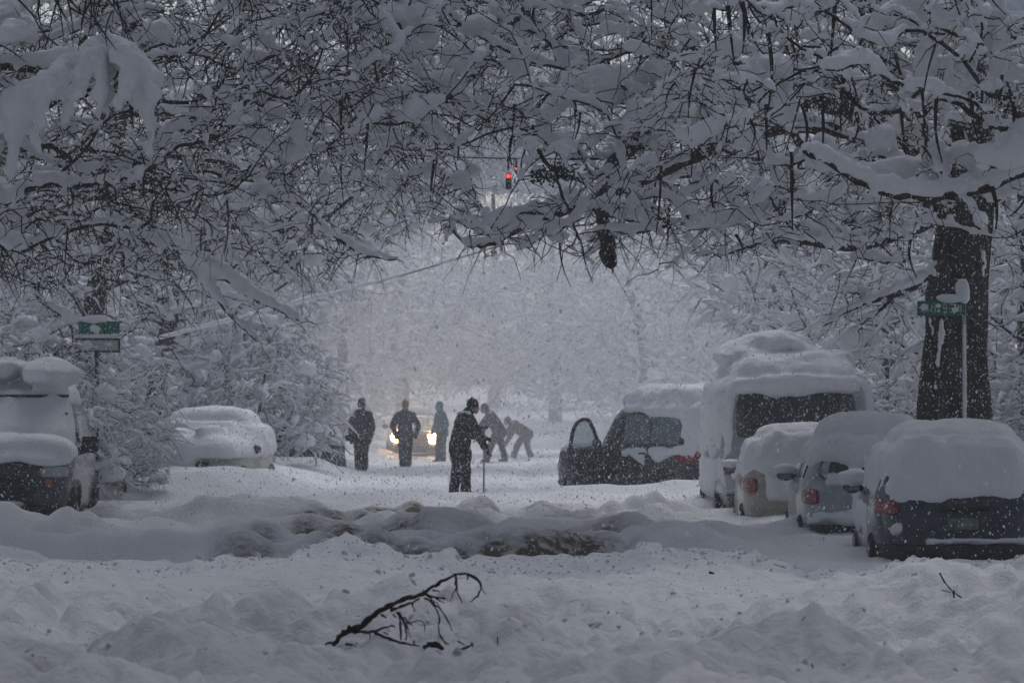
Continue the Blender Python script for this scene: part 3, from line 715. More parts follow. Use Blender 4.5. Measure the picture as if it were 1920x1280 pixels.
# low shrubs under the left trees
shrub0 = None
def shrub_proto(seed):
    r = np.random.default_rng(seed)
    root = thing('shrub', 'x', 'shrub')
    n = 330
    th = r.uniform(0, 6.28, n); q = r.uniform(.1, 1, n)**.6
    att = np.stack([np.cos(th)*q*1.25, np.sin(th)*q*1.25, .25+r.uniform(0, 1, n)*(1.9-.9*q**2)], -1)
    build_tree(root, [[0, 0, -.2], [0, 0, .2], [.05, 0, .7], [.1, .1, 1.3]], .05, att, seed, alpha=.3, zmin=0, twigs=3, snow_s=.85, nlump=26, twig_len=(.1, .4), lump_r=(.06, .16), leaf=.005, twig_r=.006)
    return root
shrub0 = shrub_proto(71)
SH = [(-6.2, 61.5, .55, 'brown twiggy shrub right of the left sign post, at the kerb'), (-6.9, 63.5, .9, 'twiggy shrub behind the framed left sign'), (-7.6, 67, .75, 'shrub beside the round snow-buried car'), (-7.6, 60, 1.3, 'tall shrub behind the truck on the left'), (-8.6, 66, 1.5, 'broad shrub far left behind the truck roof'), (-7.9, 72, 1.4, 'high shrub behind the buried car on the left'),
      (-5.6, 84, 1.6, 'hazy shrub above the second buried car'), (-6.6, 92, 1.8, 'pale shrub left of the standing person'), (6.2, 70, 1.3, 'snowy shrub on the right behind the tall van'), (8.6, 57, 1.4, 'shrub right of the massive trunk')]
for i, (x, y, s, lab) in enumerate(SH):
    o = shrub0 if i == 0 else copy_tree(shrub0)
    o.location = (x, y, gz(x, y)-.05); o.scale = (s, s, s); o.rotation_euler = (0, 0, i*1.9)
    tag(o, lab, 'shrub', 'snow-dusted shrubs')

# ------------------------------------------------------------------ vehicles
class Shape:
    """body as a stack of rounded outlines; y=0 rear, y=L front"""
    def __init__(s, L, W, rows, n=5.0):
        s.L = L; s.W = W; s.n = n; s.rows = np.array(rows, float)     # z, rear y, front y, half width
    def par(s, z):
        r = s.rows; return [np.interp(z, r[:, 0], r[:, i]) for i in (1, 2, 3)]
    def rear(s, f, z, off=0.0):
        a, b, w = s.par(z); c = (a+b)/2; h = (b-a)/2
        y = c-h*(1-np.abs(f)**s.n)**(1/s.n)
        return np.stack([f*w, y-off, z+0*f], -1)
    def front(s, f, z, off=0.0):
        p = s.rear(f, z, 0); a, b, w = s.par(z); p[..., 1] = a+b-p[..., 1]+off; return p
    def side(s, sg, y, z, off=0.0):
        a, b, w = s.par(z); c = (a+b)/2; h = (b-a)/2; g = np.clip((y-c)/h, -.999, .999)
        x = w*(1-np.abs(g)**s.n)**(1/s.n)+off
        return np.stack([sg*x, y+0*z, z+0*y], -1)
    def body(s):
        zs = [s.rows[0, 0]]
        for a, b in zip(s.rows[:-1, 0], s.rows[1:, 0]): zs += list(np.linspace(a, b, max(2, int((b-a)/.11)+1))[1:])
        k = 44; th = np.arange(k)/k*2*np.pi; V = []
        e = 2/s.n
        for z in zs:
            a, b, w = s.par(z)
            V.append(np.stack([w*np.sign(np.cos(th))*np.abs(np.cos(th))**e, (a+b)/2+(b-a)/2*np.sign(np.sin(th))*np.abs(np.sin(th))**e, np.full(k, z)], -1))
        a, b, w = s.par(zs[-1])
        for q in (.9, .6, .25): V.append((V[len(zs)-1]-[0, (a+b)/2, 0])*[q, q, 1]+[0, (a+b)/2, .03*(1-q*q)])
        V.insert(0, (V[0]-[0, s.L/2, 0])*[.5, .5, 1]+[0, s.L/2, 0])
        n = len(V); i = np.arange(n-1)[:, None]; j = np.arange(k)[None]
        Q = np.stack([i*k+j, i*k+(j+1) % k, (i+1)*k+(j+1) % k, (i+1)*k+j], -1).reshape(-1, 4)
        V = np.concatenate(V+[np.array([[0, s.L/2, zs[0]], [0, (a+b)/2, zs[-1]+.03]])]); jj = np.arange(k); m = n*k
        T = np.concatenate([np.stack([np.full(k, m), (jj+1) % k, jj], -1), np.stack([np.full(k, m+1), (n-1)*k+jj, (n-1)*k+(jj+1) % k], -1)])
        return V, Q, T
def panel(outer, inner):
    """closed thick panel between two (a,b,3) grids"""
    a, b, _ = outer.shape
    V = np.concatenate([outer.reshape(-1, 3), inner.reshape(-1, 3)]); m = a*b
    i = np.arange(a-1)[:, None]; j = np.arange(b-1)[None]
    q = np.stack([i*b+j, i*b+j+1, (i+1)*b+j+1, (i+1)*b+j], -1).reshape(-1, 4)
    Q = [q, q[:, ::-1]+m]
    loop = [(0, j) for j in range(b-1)]+[(i, b-1) for i in range(a-1)]+[(a-1, j) for j in range(b-1, 0, -1)]+[(i, 0) for i in range(a-1, 0, -1)]
    ids = [i*b+j for i, j in loop]; n = len(ids)
    Q.append(np.array([[ids[t], ids[t]+m, ids[(t+1) % n]+m, ids[(t+1) % n]] for t in range(n)]))
    return V, np.concatenate(Q), None
def patch(fn, u0, u1, z0, z1, t=.02, sink=.02, a=9, b=7, round_=.0):
    """fn(u, z, off): thick plate lying on the body"""
    u = np.linspace(u0, u1, a)[:, None]+np.zeros((1, b)); z = np.linspace(z0, z1, b)[None]+np.zeros((a, 1))
    if round_:
        q = np.linspace(-1, 1, a)[:, None]; w = np.linspace(-1, 1, b)[None]
        u = (u0+u1)/2+(u-(u0+u1)/2)*(1-round_*w**4); z = (z0+z1)/2+(z-(z0+z1)/2)*(1-round_*q**4)
    return panel(fn(u, z, t), fn(u, z, -sink))
def wheel(parent, x, y, r=.32, w=.22):
    sg = 1 if x > 0 else -1
    wh = link('wheel', Acc().add(*disc_cyl((0, 0, 0), r*.45, w*.9, 0, 16)).mesh('wheel', M['black']), parent, (x, y, r))
    a = np.arange(28)/28*2*np.pi; b = np.arange(8)/8*2*np.pi
    tr = r*.2; RR = r-tr
    V = np.stack([np.broadcast_to((np.cos(b)*w/2)[None], (28, 8)), np.outer(np.cos(a), RR+0*b)+np.outer(np.cos(a), np.sin(b)*tr), np.outer(np.sin(a), RR+0*b)+np.outer(np.sin(a), np.sin(b)*tr)], -1)
    i = np.arange(28)[:, None]; j = np.arange(8)[None]
    Q = np.stack([i*8+j, ((i+1) % 28)*8+j, ((i+1) % 28)*8+(j+1) % 8, i*8+(j+1) % 8], -1).reshape(-1, 4)
    link('tyre', Acc().add(V, Q).mesh('tyre', M['rubber']), wh)
    ac = Acc().add(*disc_cyl((sg*w*.36, 0, 0), r*.6, .03, 0, 24))
    for q in range(5):
        t = q*2*math.pi/5; ac.add(*capsule((sg*w*.42, 0, 0), (sg*w*.42, math.cos(t)*r*.52, math.sin(t)*r*.52), .03, .025, 6))
    link('rim', ac.mesh('rim', M['rim']), wh)
    return wh
def wheel_arch(sh, sg, y, r=.38):
    a = np.linspace(0, math.pi, 15)
    yy = y+np.cos(a)*r; zz = .3+np.sin(a)*r
    P = sh.side(sg, yy, zz, .0)
    return tubes(P, np.full(15, .045), 6, caps=True)

SUVROWS = lambda L, W, roof: [(.24, .12, L-.14, W*.44), (.34, .02, L-.03, W*.485), (.52, 0, L, W*.5), (.72, .03, L-.02, W*.5), (.95, .10, L-.12, W*.495), (1.0, .13, L-1.15, W*.485), (roof-.12, .33, L-1.85, W*.415), (roof-.03, .42, L-1.98, W*.385), (roof, .52, L-2.1, W*.34)]
def car(name, label, cat, loc, rz, L, W, roof, paint, rows=None, n=5.0, group='cars parked along the kerb'):
    root = thing(name, label, cat, loc, rz, group)
    sh = Shape(L, W, rows or SUVROWS(L, W, roof), n)
    link('body', Acc().add(*sh.body()).mesh('body', M[paint]), root)
    for x in (-1, 1):
        for y in (.85, L-.85): wheel(root, x*(W/2-.10), y)
    return root, sh
def add_rear(root, sh, roof, lights=(.62, .93, .62, .86), plate=True, bumper='black', win=(1.03, .1), lightmat='red'):
    w = link('rear_window', Acc().add(*patch(sh.rear, -.84, .84, win[0], roof-win[1], .012, round_=.12)).mesh('rear_window', M['glass']), root)
    for sg in (-1, 1):
        u0, u1, z0, z1 = lights
        link('tail_light', Acc().add(*patch(sh.rear, *sorted((sg*u0, sg*u1)), z0, z1, .025, a=7, round_=.15)).mesh('tail_light', M[lightmat]), root)
    link('rear_bumper', Acc().add(*patch(sh.rear, -.96, .96, .26, .5, .05, a=21, b=6)).mesh('rear_bumper', M[bumper]), root)
    if plate: link('licence_plate', Acc().add(*patch(sh.rear, -.17, .17, .66, .78, .03, a=3, b=3)).mesh('licence_plate', M['plate']), root)
def add_front(root, sh, grille='black', lamp='clear', lz=(.66, .82)):
    g = link('grille', Acc().add(*patch(sh.front, -.52, .52, .5, .84, .02, a=9)).mesh('grille', M[grille]), root)
    for k in range(5): link('grille_bar', Acc().add(*patch(sh.front, -.5, .5, .54+k*.06, .56+k*.06, .04, a=9, b=2)).mesh('grille_bar', M['darkgrey']), g)
    for sg in (-1, 1): link('headlight', Acc().add(*patch(sh.front, *sorted((sg*.6, sg*.93)), *lz, .03, a=7, round_=.15)).mesh('headlight', M[lamp]), root)
    link('front_bumper', Acc().add(*patch(sh.front, -.97, .97, .25, .46, .06, a=21, b=6)).mesh('front_bumper', M['black']), root)
def add_glass(root, sh, roof, L, sides=True):
    link('windshield', Acc().add(*patch(sh.front, -.86, .86, 1.04, roof-.1, .012, round_=.08)).mesh('windshield', M['glass']), root)
    if sides:
        for sg in (-1, 1):
            for (y0, y1) in ((.75, 1.55), (1.62, L-1.75)):
                fn = lambda u, z, off, sg=sg: sh.side(sg, u, z, off)
                link('side_window', Acc().add(*patch(fn, y0, y1, 1.05, roof-.17, .012, round_=.06)).mesh('side_window', M['glass']), root)
def add_mirrors(root, sh, L, zc=1.05, snow=None):
    for sg in (-1, 1):
        p = sh.side(sg, np.array(L-1.55), np.array(zc-.02)).ravel()
        m = Acc().add(*sphere(p+[sg*.16, 0, .03], (.11, .07, .085), 8, 12)).add(*capsule(p, p+[sg*.1, 0, 0], .03, .03, 8))
        mm = link('mirror', voxel(m, 'mirror', M['black'], .018, 1), root)
        link('mirror_glass', Acc().add(*box(p+[sg*.16, -.068, .03], (.16, .012, .11))).mesh('mirror_glass', M['glass_frost'], smooth=False), mm)
        if snow: link('mirror_snow', voxel(Acc().add(*lump(p+[sg*.16, 0, .03+snow*.9], (.17, .14, snow), rng)), 'mirror_snow', M['snow'], .02, 2), mm)
def snow_slab(sh, z, T, grow=.04, y0=None, y1=None, sink=.1, hwf=1.0, power=6):
    """rounded slab of snow on a flat part of the car between y0 and y1"""
    a, b, w = sh.par(z); a = a if y0 is None else y0; b = b if y1 is None else y1; w = w*hwf
    k = 40; th = np.arange(k)/k*2*np.pi; e = 2/4.5
    ox = np.sign(np.cos(th))*np.abs(np.cos(th))**e; oy = np.sign(np.sin(th))*np.abs(np.sin(th))**e
    V = []
    for s2, zz in [(.6, z-sink), (.98, z-sink*.9)]+[(math.cos(q)**.42, z-sink*.6+(T+sink*.6)*math.sin(q)**.85) for q in np.linspace(.05, 1.5, 11)]:
        V.append(np.stack([ox*(w+grow)*s2, (a+b)/2+oy*((b-a)/2+grow)*s2, np.full(k, zz)], -1))
    n = len(V); i = np.arange(n-1)[:, None]; j = np.arange(k)[None]
    Q = np.stack([i*k+j, i*k+(j+1) % k, (i+1)*k+(j+1) % k, (i+1)*k+j], -1).reshape(-1, 4)
    c0 = V[0].mean(0); c1 = V[-1].mean(0)
    V = np.concatenate(V+[c0[None], c1[None]]); jj = np.arange(k); m = n*k
    T_ = np.concatenate([np.stack([np.full(k, m), (jj+1) % k, jj], -1), np.stack([np.full(k, m+1), (n-1)*k+jj, (n-1)*k+(jj+1) % k], -1)])
    return V, Q, T_
def apron(fn, u0, u1, zlo, zhi, t0, t1, dirv, a=25, b=12, seed=0, edge=.06):
    """snow blanket over a sloping face: thickness t0 (low) .. t1 (high), ragged lower edge"""
    u = np.linspace(u0, u1, a)[:, None]+np.zeros((1, b))
    lo = zlo+edge*vnoise(np.stack([u[:, 0]*3.1+seed, u[:, 0]*0+seed, u[:, 0]*0], -1), seed)
    v = np.linspace(0, 1, b)[None]
    z = lo[:, None]*(1-v)+zhi*v
    t = (t0*(1-v)+t1*v)*(1-np.abs(np.linspace(-1, 1, a))[:, None]**8*.6)*np.minimum(1, .45+v*4)
    d = np.asarray(dirv, float)
    base = fn(u, z, 0)
    return panel(base+d*t[..., None], base-d*.06)
def finish_snow(root, acc, rough=(.032, .22), vox=.042, sm=3):
    link('snow_cover', voxel(acc, 'snow_cover', M['snow'], vox, sm, rough), root)

# dark blue car, nearest on the right
L = 4.3; roof = 1.5
root, sh = car('parked_car', 'dark blue car at the right edge with smooth snow over roof and rear window', 'car', (4.72, 40.2, -.42), -.03, L, 1.86, roof, 'blue')
add_rear(root, sh, roof, lights=(.72, .96, .82, .95)); add_glass(root, sh, roof, L); add_front(root, sh); add_mirrors(root, sh, L, snow=.10)
link('tailgate_handle', Acc().add(*patch(sh.rear, -.3, .3, .86, .9, .04, a=7, b=3)).mesh('tailgate_handle', M['black']), root)
ac = Acc().add(*snow_slab(sh, roof, .30, .06)).add(*snow_slab(sh, .98, .26, .03, L-1.75, L-.1)).add(*apron(sh.rear, -.97, .97, .93, roof+.03, .02, .20, (0, -.75, .66), seed=3, edge=.06))
ac.add(*apron(sh.front, -.9, .9, 1.0, roof, .12, .2, (0, .7, .7), seed=4))
for sg in (-1, 1):
    fn = lambda u, z, off, sg=sg: sh.side(sg, u, z, off)
    ac.add(*apron(fn, .7, L-1.5, 1.05, roof, .05, .12, (sg*.9, 0, .4), seed=5+sg))
    ac.add(*apron(fn, 1.3, L-.4, .6, .9, .03, .04, (sg, 0, .2), seed=8+sg, edge=.1))
ac.add(*apron(sh.rear, -.42, .95, .50, .56, .09, .08, (0, -1, .25), b=4, seed=11, edge=.02))
ac.add(*lump(sh.rear(np.array(-.74), np.array(.66)).ravel()+[0, -.03, 0], (.11, .06, .07), rng))
finish_snow(root, ac)

# white car with the red lamp, second on the right
L = 4.4; roof = 1.46
root, sh = car('parked_car', 'white car with a red tail lamp and thick snow cap, left of the blue car', 'car', (4.42, 46.6, -.40), -.02, L, 1.80, roof, 'silver')
add_rear(root, sh, roof, lights=(.78, .97, .74, .93)); add_glass(root, sh, roof, L); add_front(root, sh); add_mirrors(root, sh, L, snow=.07)
ac = Acc().add(*snow_slab(sh, roof, .40, .05)).add(*snow_slab(sh, .98, .25, .03, L-1.75, L-.1)).add(*apron(sh.rear, -.95, .1, 1.26, roof, .10, .2, (0, -.7, .7), seed=13, edge=.1)).add(*apron(sh.rear, .05, .95, 1.2, roof, .1, .2, (0, -.7, .7), seed=14, edge=.06))
ac.add(*apron(sh.rear, -.68, .96, .96, 1.12, .14, .05, (0, -.9, .45), b=6, seed=15, edge=.06)).add(*apron(sh.rear, -.9, .96, .50, .66, .2, .06, (0, -1, .3), b=6, seed=16, edge=.03))
ac.add(*apron(sh.front, -.9, .9, 1.0, roof, .12, .2, (0, .7, .7), seed=17))
for sg in (-1, 1):
    fn = lambda u, z, off, sg=sg: sh.side(sg, u, z, off)
    ac.add(*apron(fn, .5, L-1.5, 1.22, roof, .04, .1, (sg*.9, 0, .4), seed=18+sg))
finish_snow(root, ac, (.03, .2))

# pale hatchback buried in a sloping drift, third on the right
L = 4.2; roof = 1.45
root, sh = car('parked_car', 'pale car under a sloping drift with beige bumper, before the tall van', 'car', (4.05, 52.6, -.40), -.02, L, 1.78, roof, 'beige')
add_rear(root, sh, roof, lights=(.78, .97, .74, .96), bumper='beige'); add_glass(root, sh, roof, L); add_front(root, sh); add_mirrors(root, sh, L, snow=.07)
link('lower_trim', Acc().add(*patch(sh.rear, -.9, .9, .25, .40, .065, a=15, b=4)).mesh('lower_trim', M['black']), root)
ac = Acc().add(*snow_slab(sh, roof, .26, .05)).add(*snow_slab(sh, .98, .25, .03, L-1.75, L-.1)).add(*apron(sh.rear, -.97, .97, 1.02, roof+.02, .16, .24, (0, -.8, .6), seed=21, edge=.05))
ac.add(*apron(sh.rear, -.66, .97, .62, .98, .10, .13, (0, -1, .25), b=8, seed=22, edge=.05)).add(*apron(sh.front, -.9, .9, 1.0, roof, .12, .2, (0, .7, .7), seed=23))
for sg in (-1, 1):
    fn = lambda u, z, off, sg=sg: sh.side(sg, u, z, off)
    ac.add(*apron(fn, .2, L-1.5, 1.0, roof, .06, .12, (sg*.9, 0, .4), seed=24+sg))
finish_snow(root, ac, (.03, .2))

# tall van
L = 5.4; roof = 2.3
vr = [(.30, .14, L-.14, .98), (.42, .03, L-.03, 1.05), (.6, 0, L, 1.09), (1.05, .02, L-.05, 1.10), (1.2, .03, L-.75, 1.09), (2.05, .12, L-1.35, 1.05), (2.24, .17, L-1.5, 1.0), (2.3, .26, L-1.6, .92)]
root, sh = car('parked_van', 'tall grey van heaped with snow, its wide dark rear window facing the street', 'van', (4.30, 58.0, -.35), .01, L, 2.2, roof, 'silver', vr, 8.0)
root.scale = (1.07, 1, 1)
w = link('rear_window', Acc().add(*patch(sh.rear, -.80, .80, 1.42, 2.1, .015, round_=.05)).mesh('rear_window', M['glass']), root)
link('window_frame', Acc().add(*patch(sh.rear, .14, .17, 1.42, 2.1, .03, a=3, b=3)).mesh('window_frame', M['black']), w)
for sg in (-1, 1): link('tail_light', Acc().add(*patch(sh.rear, *sorted((sg*.74, sg*.97)), .86, 1.1, .03, a=5)).mesh('tail_light', M['red']), root)
link('rear_bumper', Acc().add(*patch(sh.rear, -.98, .98, .36, .58, .12, a=15, b=5)).mesh('rear_bumper', M['darkgrey']), root)
link('licence_plate', Acc().add(*patch(sh.rear, -.2, .12, .7, .84, .03, a=3, b=3)).mesh('licence_plate', M['plate']), root)
add_front(root, sh)
link('windshield', Acc().add(*patch(sh.front, -.86, .86, 1.3, 1.95, .012, round_=.08)).mesh('windshield', M['glass']), root)
fn = lambda u, z, off: sh.side(-1, u, z, off)
link('side_window', Acc().add(*patch(fn, 1.0, 3.6, 1.32, 1.9, .012, round_=.06)).mesh('side_window', M['glass']), root)
rb = link('roof_box', bevelled := Acc().add(*box((-.2, 2.2, 2.49), (1.1, 2.0, .32))).mesh('roof_box', M['darkgrey'], False), root); bevel(rb, .08, 3)
ac = Acc().add(*snow_slab(sh, roof, .42, .07)).add(*lump((-.35, 2.0, 2.72), (.72, 1.2, .36), rng, (12, 18))).add(*lump((.3, 1.6, 2.6), (.75, 1.1, .18), rng, (10, 14)))
ac.add(*apron(sh.rear, -1*.99, .99, 2.06, roof, .13, .2, (0, -.9, .4), seed=31, edge=.06)).add(*apron(sh.rear, -.99, -.82, 1.12, 2.1, .05, .06, (0, -1, .1), seed=32, edge=.05, a=8))
ac.add(*apron(sh.rear, -.96, .96, .55, .64, .24, .18, (0, -1, .4), b=5, seed=33, edge=.03))
for sg in (-1, 1):
    fn = lambda u, z, off, sg=sg: sh.side(sg, u, z, off)
    ac.add(*apron(fn, .4, L-1.4, 1.2, roof, .08, .14, (sg, 0, .2), seed=34+sg, edge=.15)).add(*apron(fn, .2, L-.6, .62, 1.1, .05, .05, (sg, 0, .1), seed=37+sg, edge=.2))
finish_snow(root, ac, (.045, .3), .05)

# dark four-wheel-drive at an angle with its front door open
L = 4.3; roof = 1.80
rows = [(.30, .12, L-.14, .84), (.42, .02, L-.03, .9), (.6, 0, L, .92), (.95, .04, L-.05, .92), (1.06, .06, L-.12, .91), (1.1, .08, L-1.35, .90), (1.66, .22, L-1.75, .82), (1.76, .28, L-1.85, .77), (1.80, .36, L-1.95, .7)]
root, sh = car('parked_car', 'dark car standing askew with its front door swung open to the left', 'car', (3.91, 68.14, -.26), R(36), L, 1.84, roof, 'darkgrey', rows, 6.0)
add_rear(root, sh, roof, lights=(.76, .99, .84, 1.08), win=(1.14, .12)); add_front(root, sh)
link('windshield', Acc().add(*patch(sh.front, -.86, .86, 1.14, roof-.1, .012, round_=.08)).mesh('windshield', M['glass']), root)
for sg in (-1, 1):
    fn = lambda u, z, off, sg=sg: sh.side(sg, u, z, off)
    for (y0, y1) in ((.42, 1.2), (1.28, 2.0), (2.08, 2.55)): link('side_window', Acc().add(*patch(fn, y0, y1, 1.15, roof-.14, .012, round_=.05)).mesh('side_window', M['glass_frost' if y0 in (1.28, .42) else 'glass']), root)
    ac = Acc()
    for y in (.85, L-.85): link('arch_trim', Acc().add(*wheel_arch(sh, sg, y)).mesh('arch_trim', M['black']), root)
    pass
    link('rear_door', Acc().add(*patch(fn, 1.24, 2.04, .5, 1.08, .012, round_=.03)).mesh('rear_door', M['darkgrey']), root)
    link('door_handle', Acc().add(*box(sh.side(sg, np.array(1.4), np.array(.98)).ravel()+[sg*.03, 0, 0], (.04, .16, .03))).mesh('door_handle', M['black']), root)
# open door: hinge near the front pillar on the street side
hx = -.93; hy = 2.62; a = R(76)
dv = np.array([-math.sin(a), -math.cos(a), 0])
def dpt(s, z): return np.array([hx, hy, 0])+dv*s+np.array([0, 0, z])
dn = np.array([math.cos(a), -math.sin(a), 0])
g = np.stack([np.stack([dpt(s, z) for z in np.linspace(.42, 1.08, 6)]) for s in np.linspace(0, .92, 6)])
door = link('front_door', Acc().add(*panel(g+dn*.05, g-dn*.05)).mesh('front_door', M['darkgrey']), root, label='front door swung wide open')
fr = chaikin(np.array([dpt(.02, 1.05), dpt(.25, 1.46), dpt(.38, 1.6), dpt(.62, 1.58), dpt(.8, 1.45), dpt(.9, 1.05)]), 2); fr = resample(fr, 22)
link('door_window_frame', Acc().add(*tubes(fr, np.full(22, .035), 8, caps=True)).mesh('door_window_frame', M['black']), door)
pts = resample(fr, 21); c = dpt(.5, 1.2)
top = np.stack([pts, np.stack([np.array([*(p[:2]), 1.07]) for p in pts])], 1)
link('door_window', Acc().add(*panel(top+dn*.008, top-dn*.008)).mesh('door_window', M['clear_glass']), door)
link('mirror', Acc().add(*sphere(dpt(-.02, 1.15)-dn*.12, (.1, .07, .09))).mesh('mirror', M['black']), door)
ac = Acc().add(*snow_slab(sh, roof, .42, .10)).add(*snow_slab(sh, 1.08, .12, .0, L-1.4, L-.15))
for sg in (-1,):
    fn = lambda u, z, off, sg=sg: sh.side(sg, u, z, off)
    ac.add(*apron(fn, .25, 2.2, 1.66, roof, .06, .12, (sg, 0, .3), seed=44, edge=.1)).add(*apron(fn, .25, 1.25, .86, 1.1, .05, .04, (sg, 0, .1), seed=45, edge=.1)).add(*apron(fn, 1.3, 2.05, .85, 1.1, .05, .03, (sg, 0, .1), seed=46, edge=.16)).add(*apron(fn, .06, .3, .9, 1.7, .05, .08, (sg, 0, .1), seed=47, edge=.1, a=6))
ac.add(*apron(sh.rear, -.97, .97, 1.1, roof, .12, .2, (0, -.9, .5), seed=48))
finish_snow(root, ac, (.035, .22), .046)

# truck on the left, facing the camera
L = 4.9; roof = 1.82
rows = [(.34, .12, L-.12, .90), (.46, .02, L-.02, .98), (.7, 0, L, 1.0), (1.05, .02, L-.06, 1.0), (1.16, .05, L-.2, .98), (1.2, .08, L-1.25, .96), (1.68, .15, L-1.95, .86), (1.78, .2, L-2.05, .8), (1.82, .3, L-2.15, .72)]
root, sh = car('parked_truck', 'black-fronted truck at the left edge facing the camera under a thick load of snow', 'truck', (-6.85, 54.6, -.22), math.pi+.03, L, 2.0, roof, 'darkgrey', rows, 6.0)
add_front(root, sh, lz=(.84, .98)); add_rear(root, sh, roof, win=(1.26, .12))
for sg in (-1, 1): link('marker_light', Acc().add(*patch(sh.front, *sorted((sg*.66, sg*.74)), .72, .82, .03, a=4, b=3)).mesh('marker_light', M['orange']), root)
link('windshield', Acc().add(*patch(sh.front, -.88, .88, 1.24, roof-.1, .012, round_=.06)).mesh('windshield', M['glass']), root)
for sg in (-1, 1):
    fn = lambda u, z, off, sg=sg: sh.side(sg, u, z, off)
    link('side_window', Acc().add(*patch(fn, 1.0, L-1.9, 1.26, roof-.16, .012, round_=.06)).mesh('side_window', M['glass']), root)
    p = sh.side(sg, np.array(L-1.5), np.array(1.2)).ravel()
    mm = link('mirror', voxel(Acc().add(*box(p+[sg*.24, 0, .06], (.22, .1, .2))).add(*capsule(p, p+[sg*.3, 0, -.04], .03, .03)), 'mirror', M['black'], .02, 2), root)
    link('mirror_arm', Acc().add(*capsule(p+[0, 0, -.1], p+[sg*.25, 0, -.02], .02, .02)).mesh('mirror_arm', M['black']), mm)
    for y in (.9, L-.9): link('wheel_flare', Acc().add(*wheel_arch(sh, sg, y, .46)).mesh('wheel_flare', M['black']), root)
link('wiper', Acc().add(*tubes(np.array([sh.front(np.array(f), np.array(1.56)).ravel()+[0, .19, .10] for f in (-.9, -.5, 0, .4, .8)]), np.full(5, .018), 6, caps=True)).mesh('wiper', M['black']), root)
link('sun_visor', Acc().add(*tubes(np.array([sh.front(np.array(f), np.array(1.74)).ravel()+[0, .22, .16] for f in (-.95, -.5, 0, .4, .95)]), np.full(5, .022), 6, caps=True)).mesh('sun_visor', M['black']), root)
ac = Acc().add(*snow_slab(sh, roof, .36, .08)).add(*snow_slab(sh, 1.16, .24, .03, L-1.4, L-.12)).add(*apron(sh.front, -.97, .97, 1.2, roof, .22, .26, (0, .75, .66), seed=51, edge=.05)).add(*apron(sh.front, -.95, .95, 1.0, 1.2, .10, .12, (0, 1, .2), b=6, seed=52, edge=.04))
ac.add(*apron(sh.front, -.4, .9, .46, .52, .12, .1, (0, 1, .3), b=4, seed=53, edge=.03)).add(*apron(sh.rear, -.9, .9, 1.2, roof, .12, .2, (0, -.8, .6), seed=54))
ac.add(*lump((.3, 2.4, 2.24), (.5, .8, .2), rng)).add(*lump((-.5, 2.6, 2.22), (.4, .7, .24), rng))
finish_snow(root, ac, (.02, .3))

# round snow-buried car on the left, its wheel arch showing
L = 4.1; roof = 1.46
root, sh = car('parked_car', 'snow-buried car on the left rounded like a mound, only its wheel arch and fender bare', 'car', (-5.62, 76.6, -.32), math.pi-.16, L, 2.1, roof, 'beige')
add_front(root, sh); add_rear(root, sh, roof); add_glass(root, sh, roof, L); add_mirrors(root, sh, L)
for sg in (-1, 1):
    for y in (.85, L-.85): link('arch_trim', Acc().add(*wheel_arch(sh, sg, y, .42)).mesh('arch_trim', M['black']), root)
ac = Acc().add(*snow_slab(sh, roof, .42, .14)).add(*snow_slab(sh, .98, .34, .08, L-1.8, L-.02)).add(*apron(sh.front, -.97, .97, 1.0, roof, .26, .3, (0, .8, .6), seed=61)).add(*apron(sh.front, -.3, .97, .55, 1.0, .12, .14, (0, 1, .2), seed=62, edge=.12)).add(*apron(sh.rear, -.95, .95, .9, roof, .2, .2, (0, -.8, .6), seed=63))
for sg in (-1, 1):
    fn = lambda u, z, off, sg=sg: sh.side(sg, u, z, off)
    ac.add(*apron(fn, .1, L-.3, .95, roof, .16, .24, (sg*.95, 0, .3), seed=64+sg, edge=.1))
finish_snow(root, ac, (.03, .5), .055)
# second buried car behind it
L = 4.2
root2, sh = car('parked_car', 'grey buried car half hidden behind the round mound on the left, its mirror standing out', 'car', (-5.15, 97.5, -.25), math.pi+.05, L, 1.8, 1.46, 'darkgrey')
add_front(root2, sh); add_rear(root2, sh, 1.46); add_glass(root2, sh, 1.46, L); add_mirrors(root2, sh, L)
ac = Acc().add(*snow_slab(sh, 1.46, .36, .1)).add(*snow_slab(sh, .98, .28, .04, L-1.8, L-.02)).add(*apron(sh.front, -.97, .97, 1.0, 1.46, .2, .26, (0, .8, .6), seed=71))
finish_snow(root2, ac, (.03, .5), .07)

# car with lit headlights, far up the street
HL = mat('headlamp_lit', (.9, .8, .6), .3, emit=((1.0, .52, .19), 45))
L = 4.2
root, sh = car('moving_car', 'oncoming car far up the street with both headlights glowing warm through the snow', 'car', (-3.36, 129.6, gz(-3.2, 126)-.12), math.pi+.04, L, 1.78, 1.5, 'silver', group=None)
root.rotation_euler = (0, R(-2.0), math.pi+.04)
add_front(root, sh, lz=(.60, .80)); add_glass(root, sh, 1.5, L); add_rear(root, sh, 1.5); add_mirrors(root, sh, L)
for o in list(root.children):
    if o.name.startswith('headlight'):
        sg = 1 if o.data.vertices[0].co.x > 0 else -1
        p = sh.front(np.array(sg*.66), np.array(.72)).ravel()
        link('lit_bulb', Acc().add(*sphere(p+[0, .035, 0], (.22, .03, .17), 8, 16)).mesh('lit_bulb', HL), o)
        ld = bpy.data.lights.new('headlamp_beam', 'SPOT'); ld.energy = 1200; ld.color = (1, .72, .40); ld.spot_size = R(64); ld.spot_blend = 1.0; ld.shadow_soft_size = .08
        lo = bpy.data.objects.new('headlamp_beam', ld); COL.objects.link(lo); lo.parent = o; lo.location = tuple(p+[0, .12, 0]); lo.rotation_euler = (R(106), 0, 0)
ac = Acc().add(*snow_slab(sh, 1.5, .22, .05)).add(*snow_slab(sh, .98, .12, .0, L-1.7, L-.1))
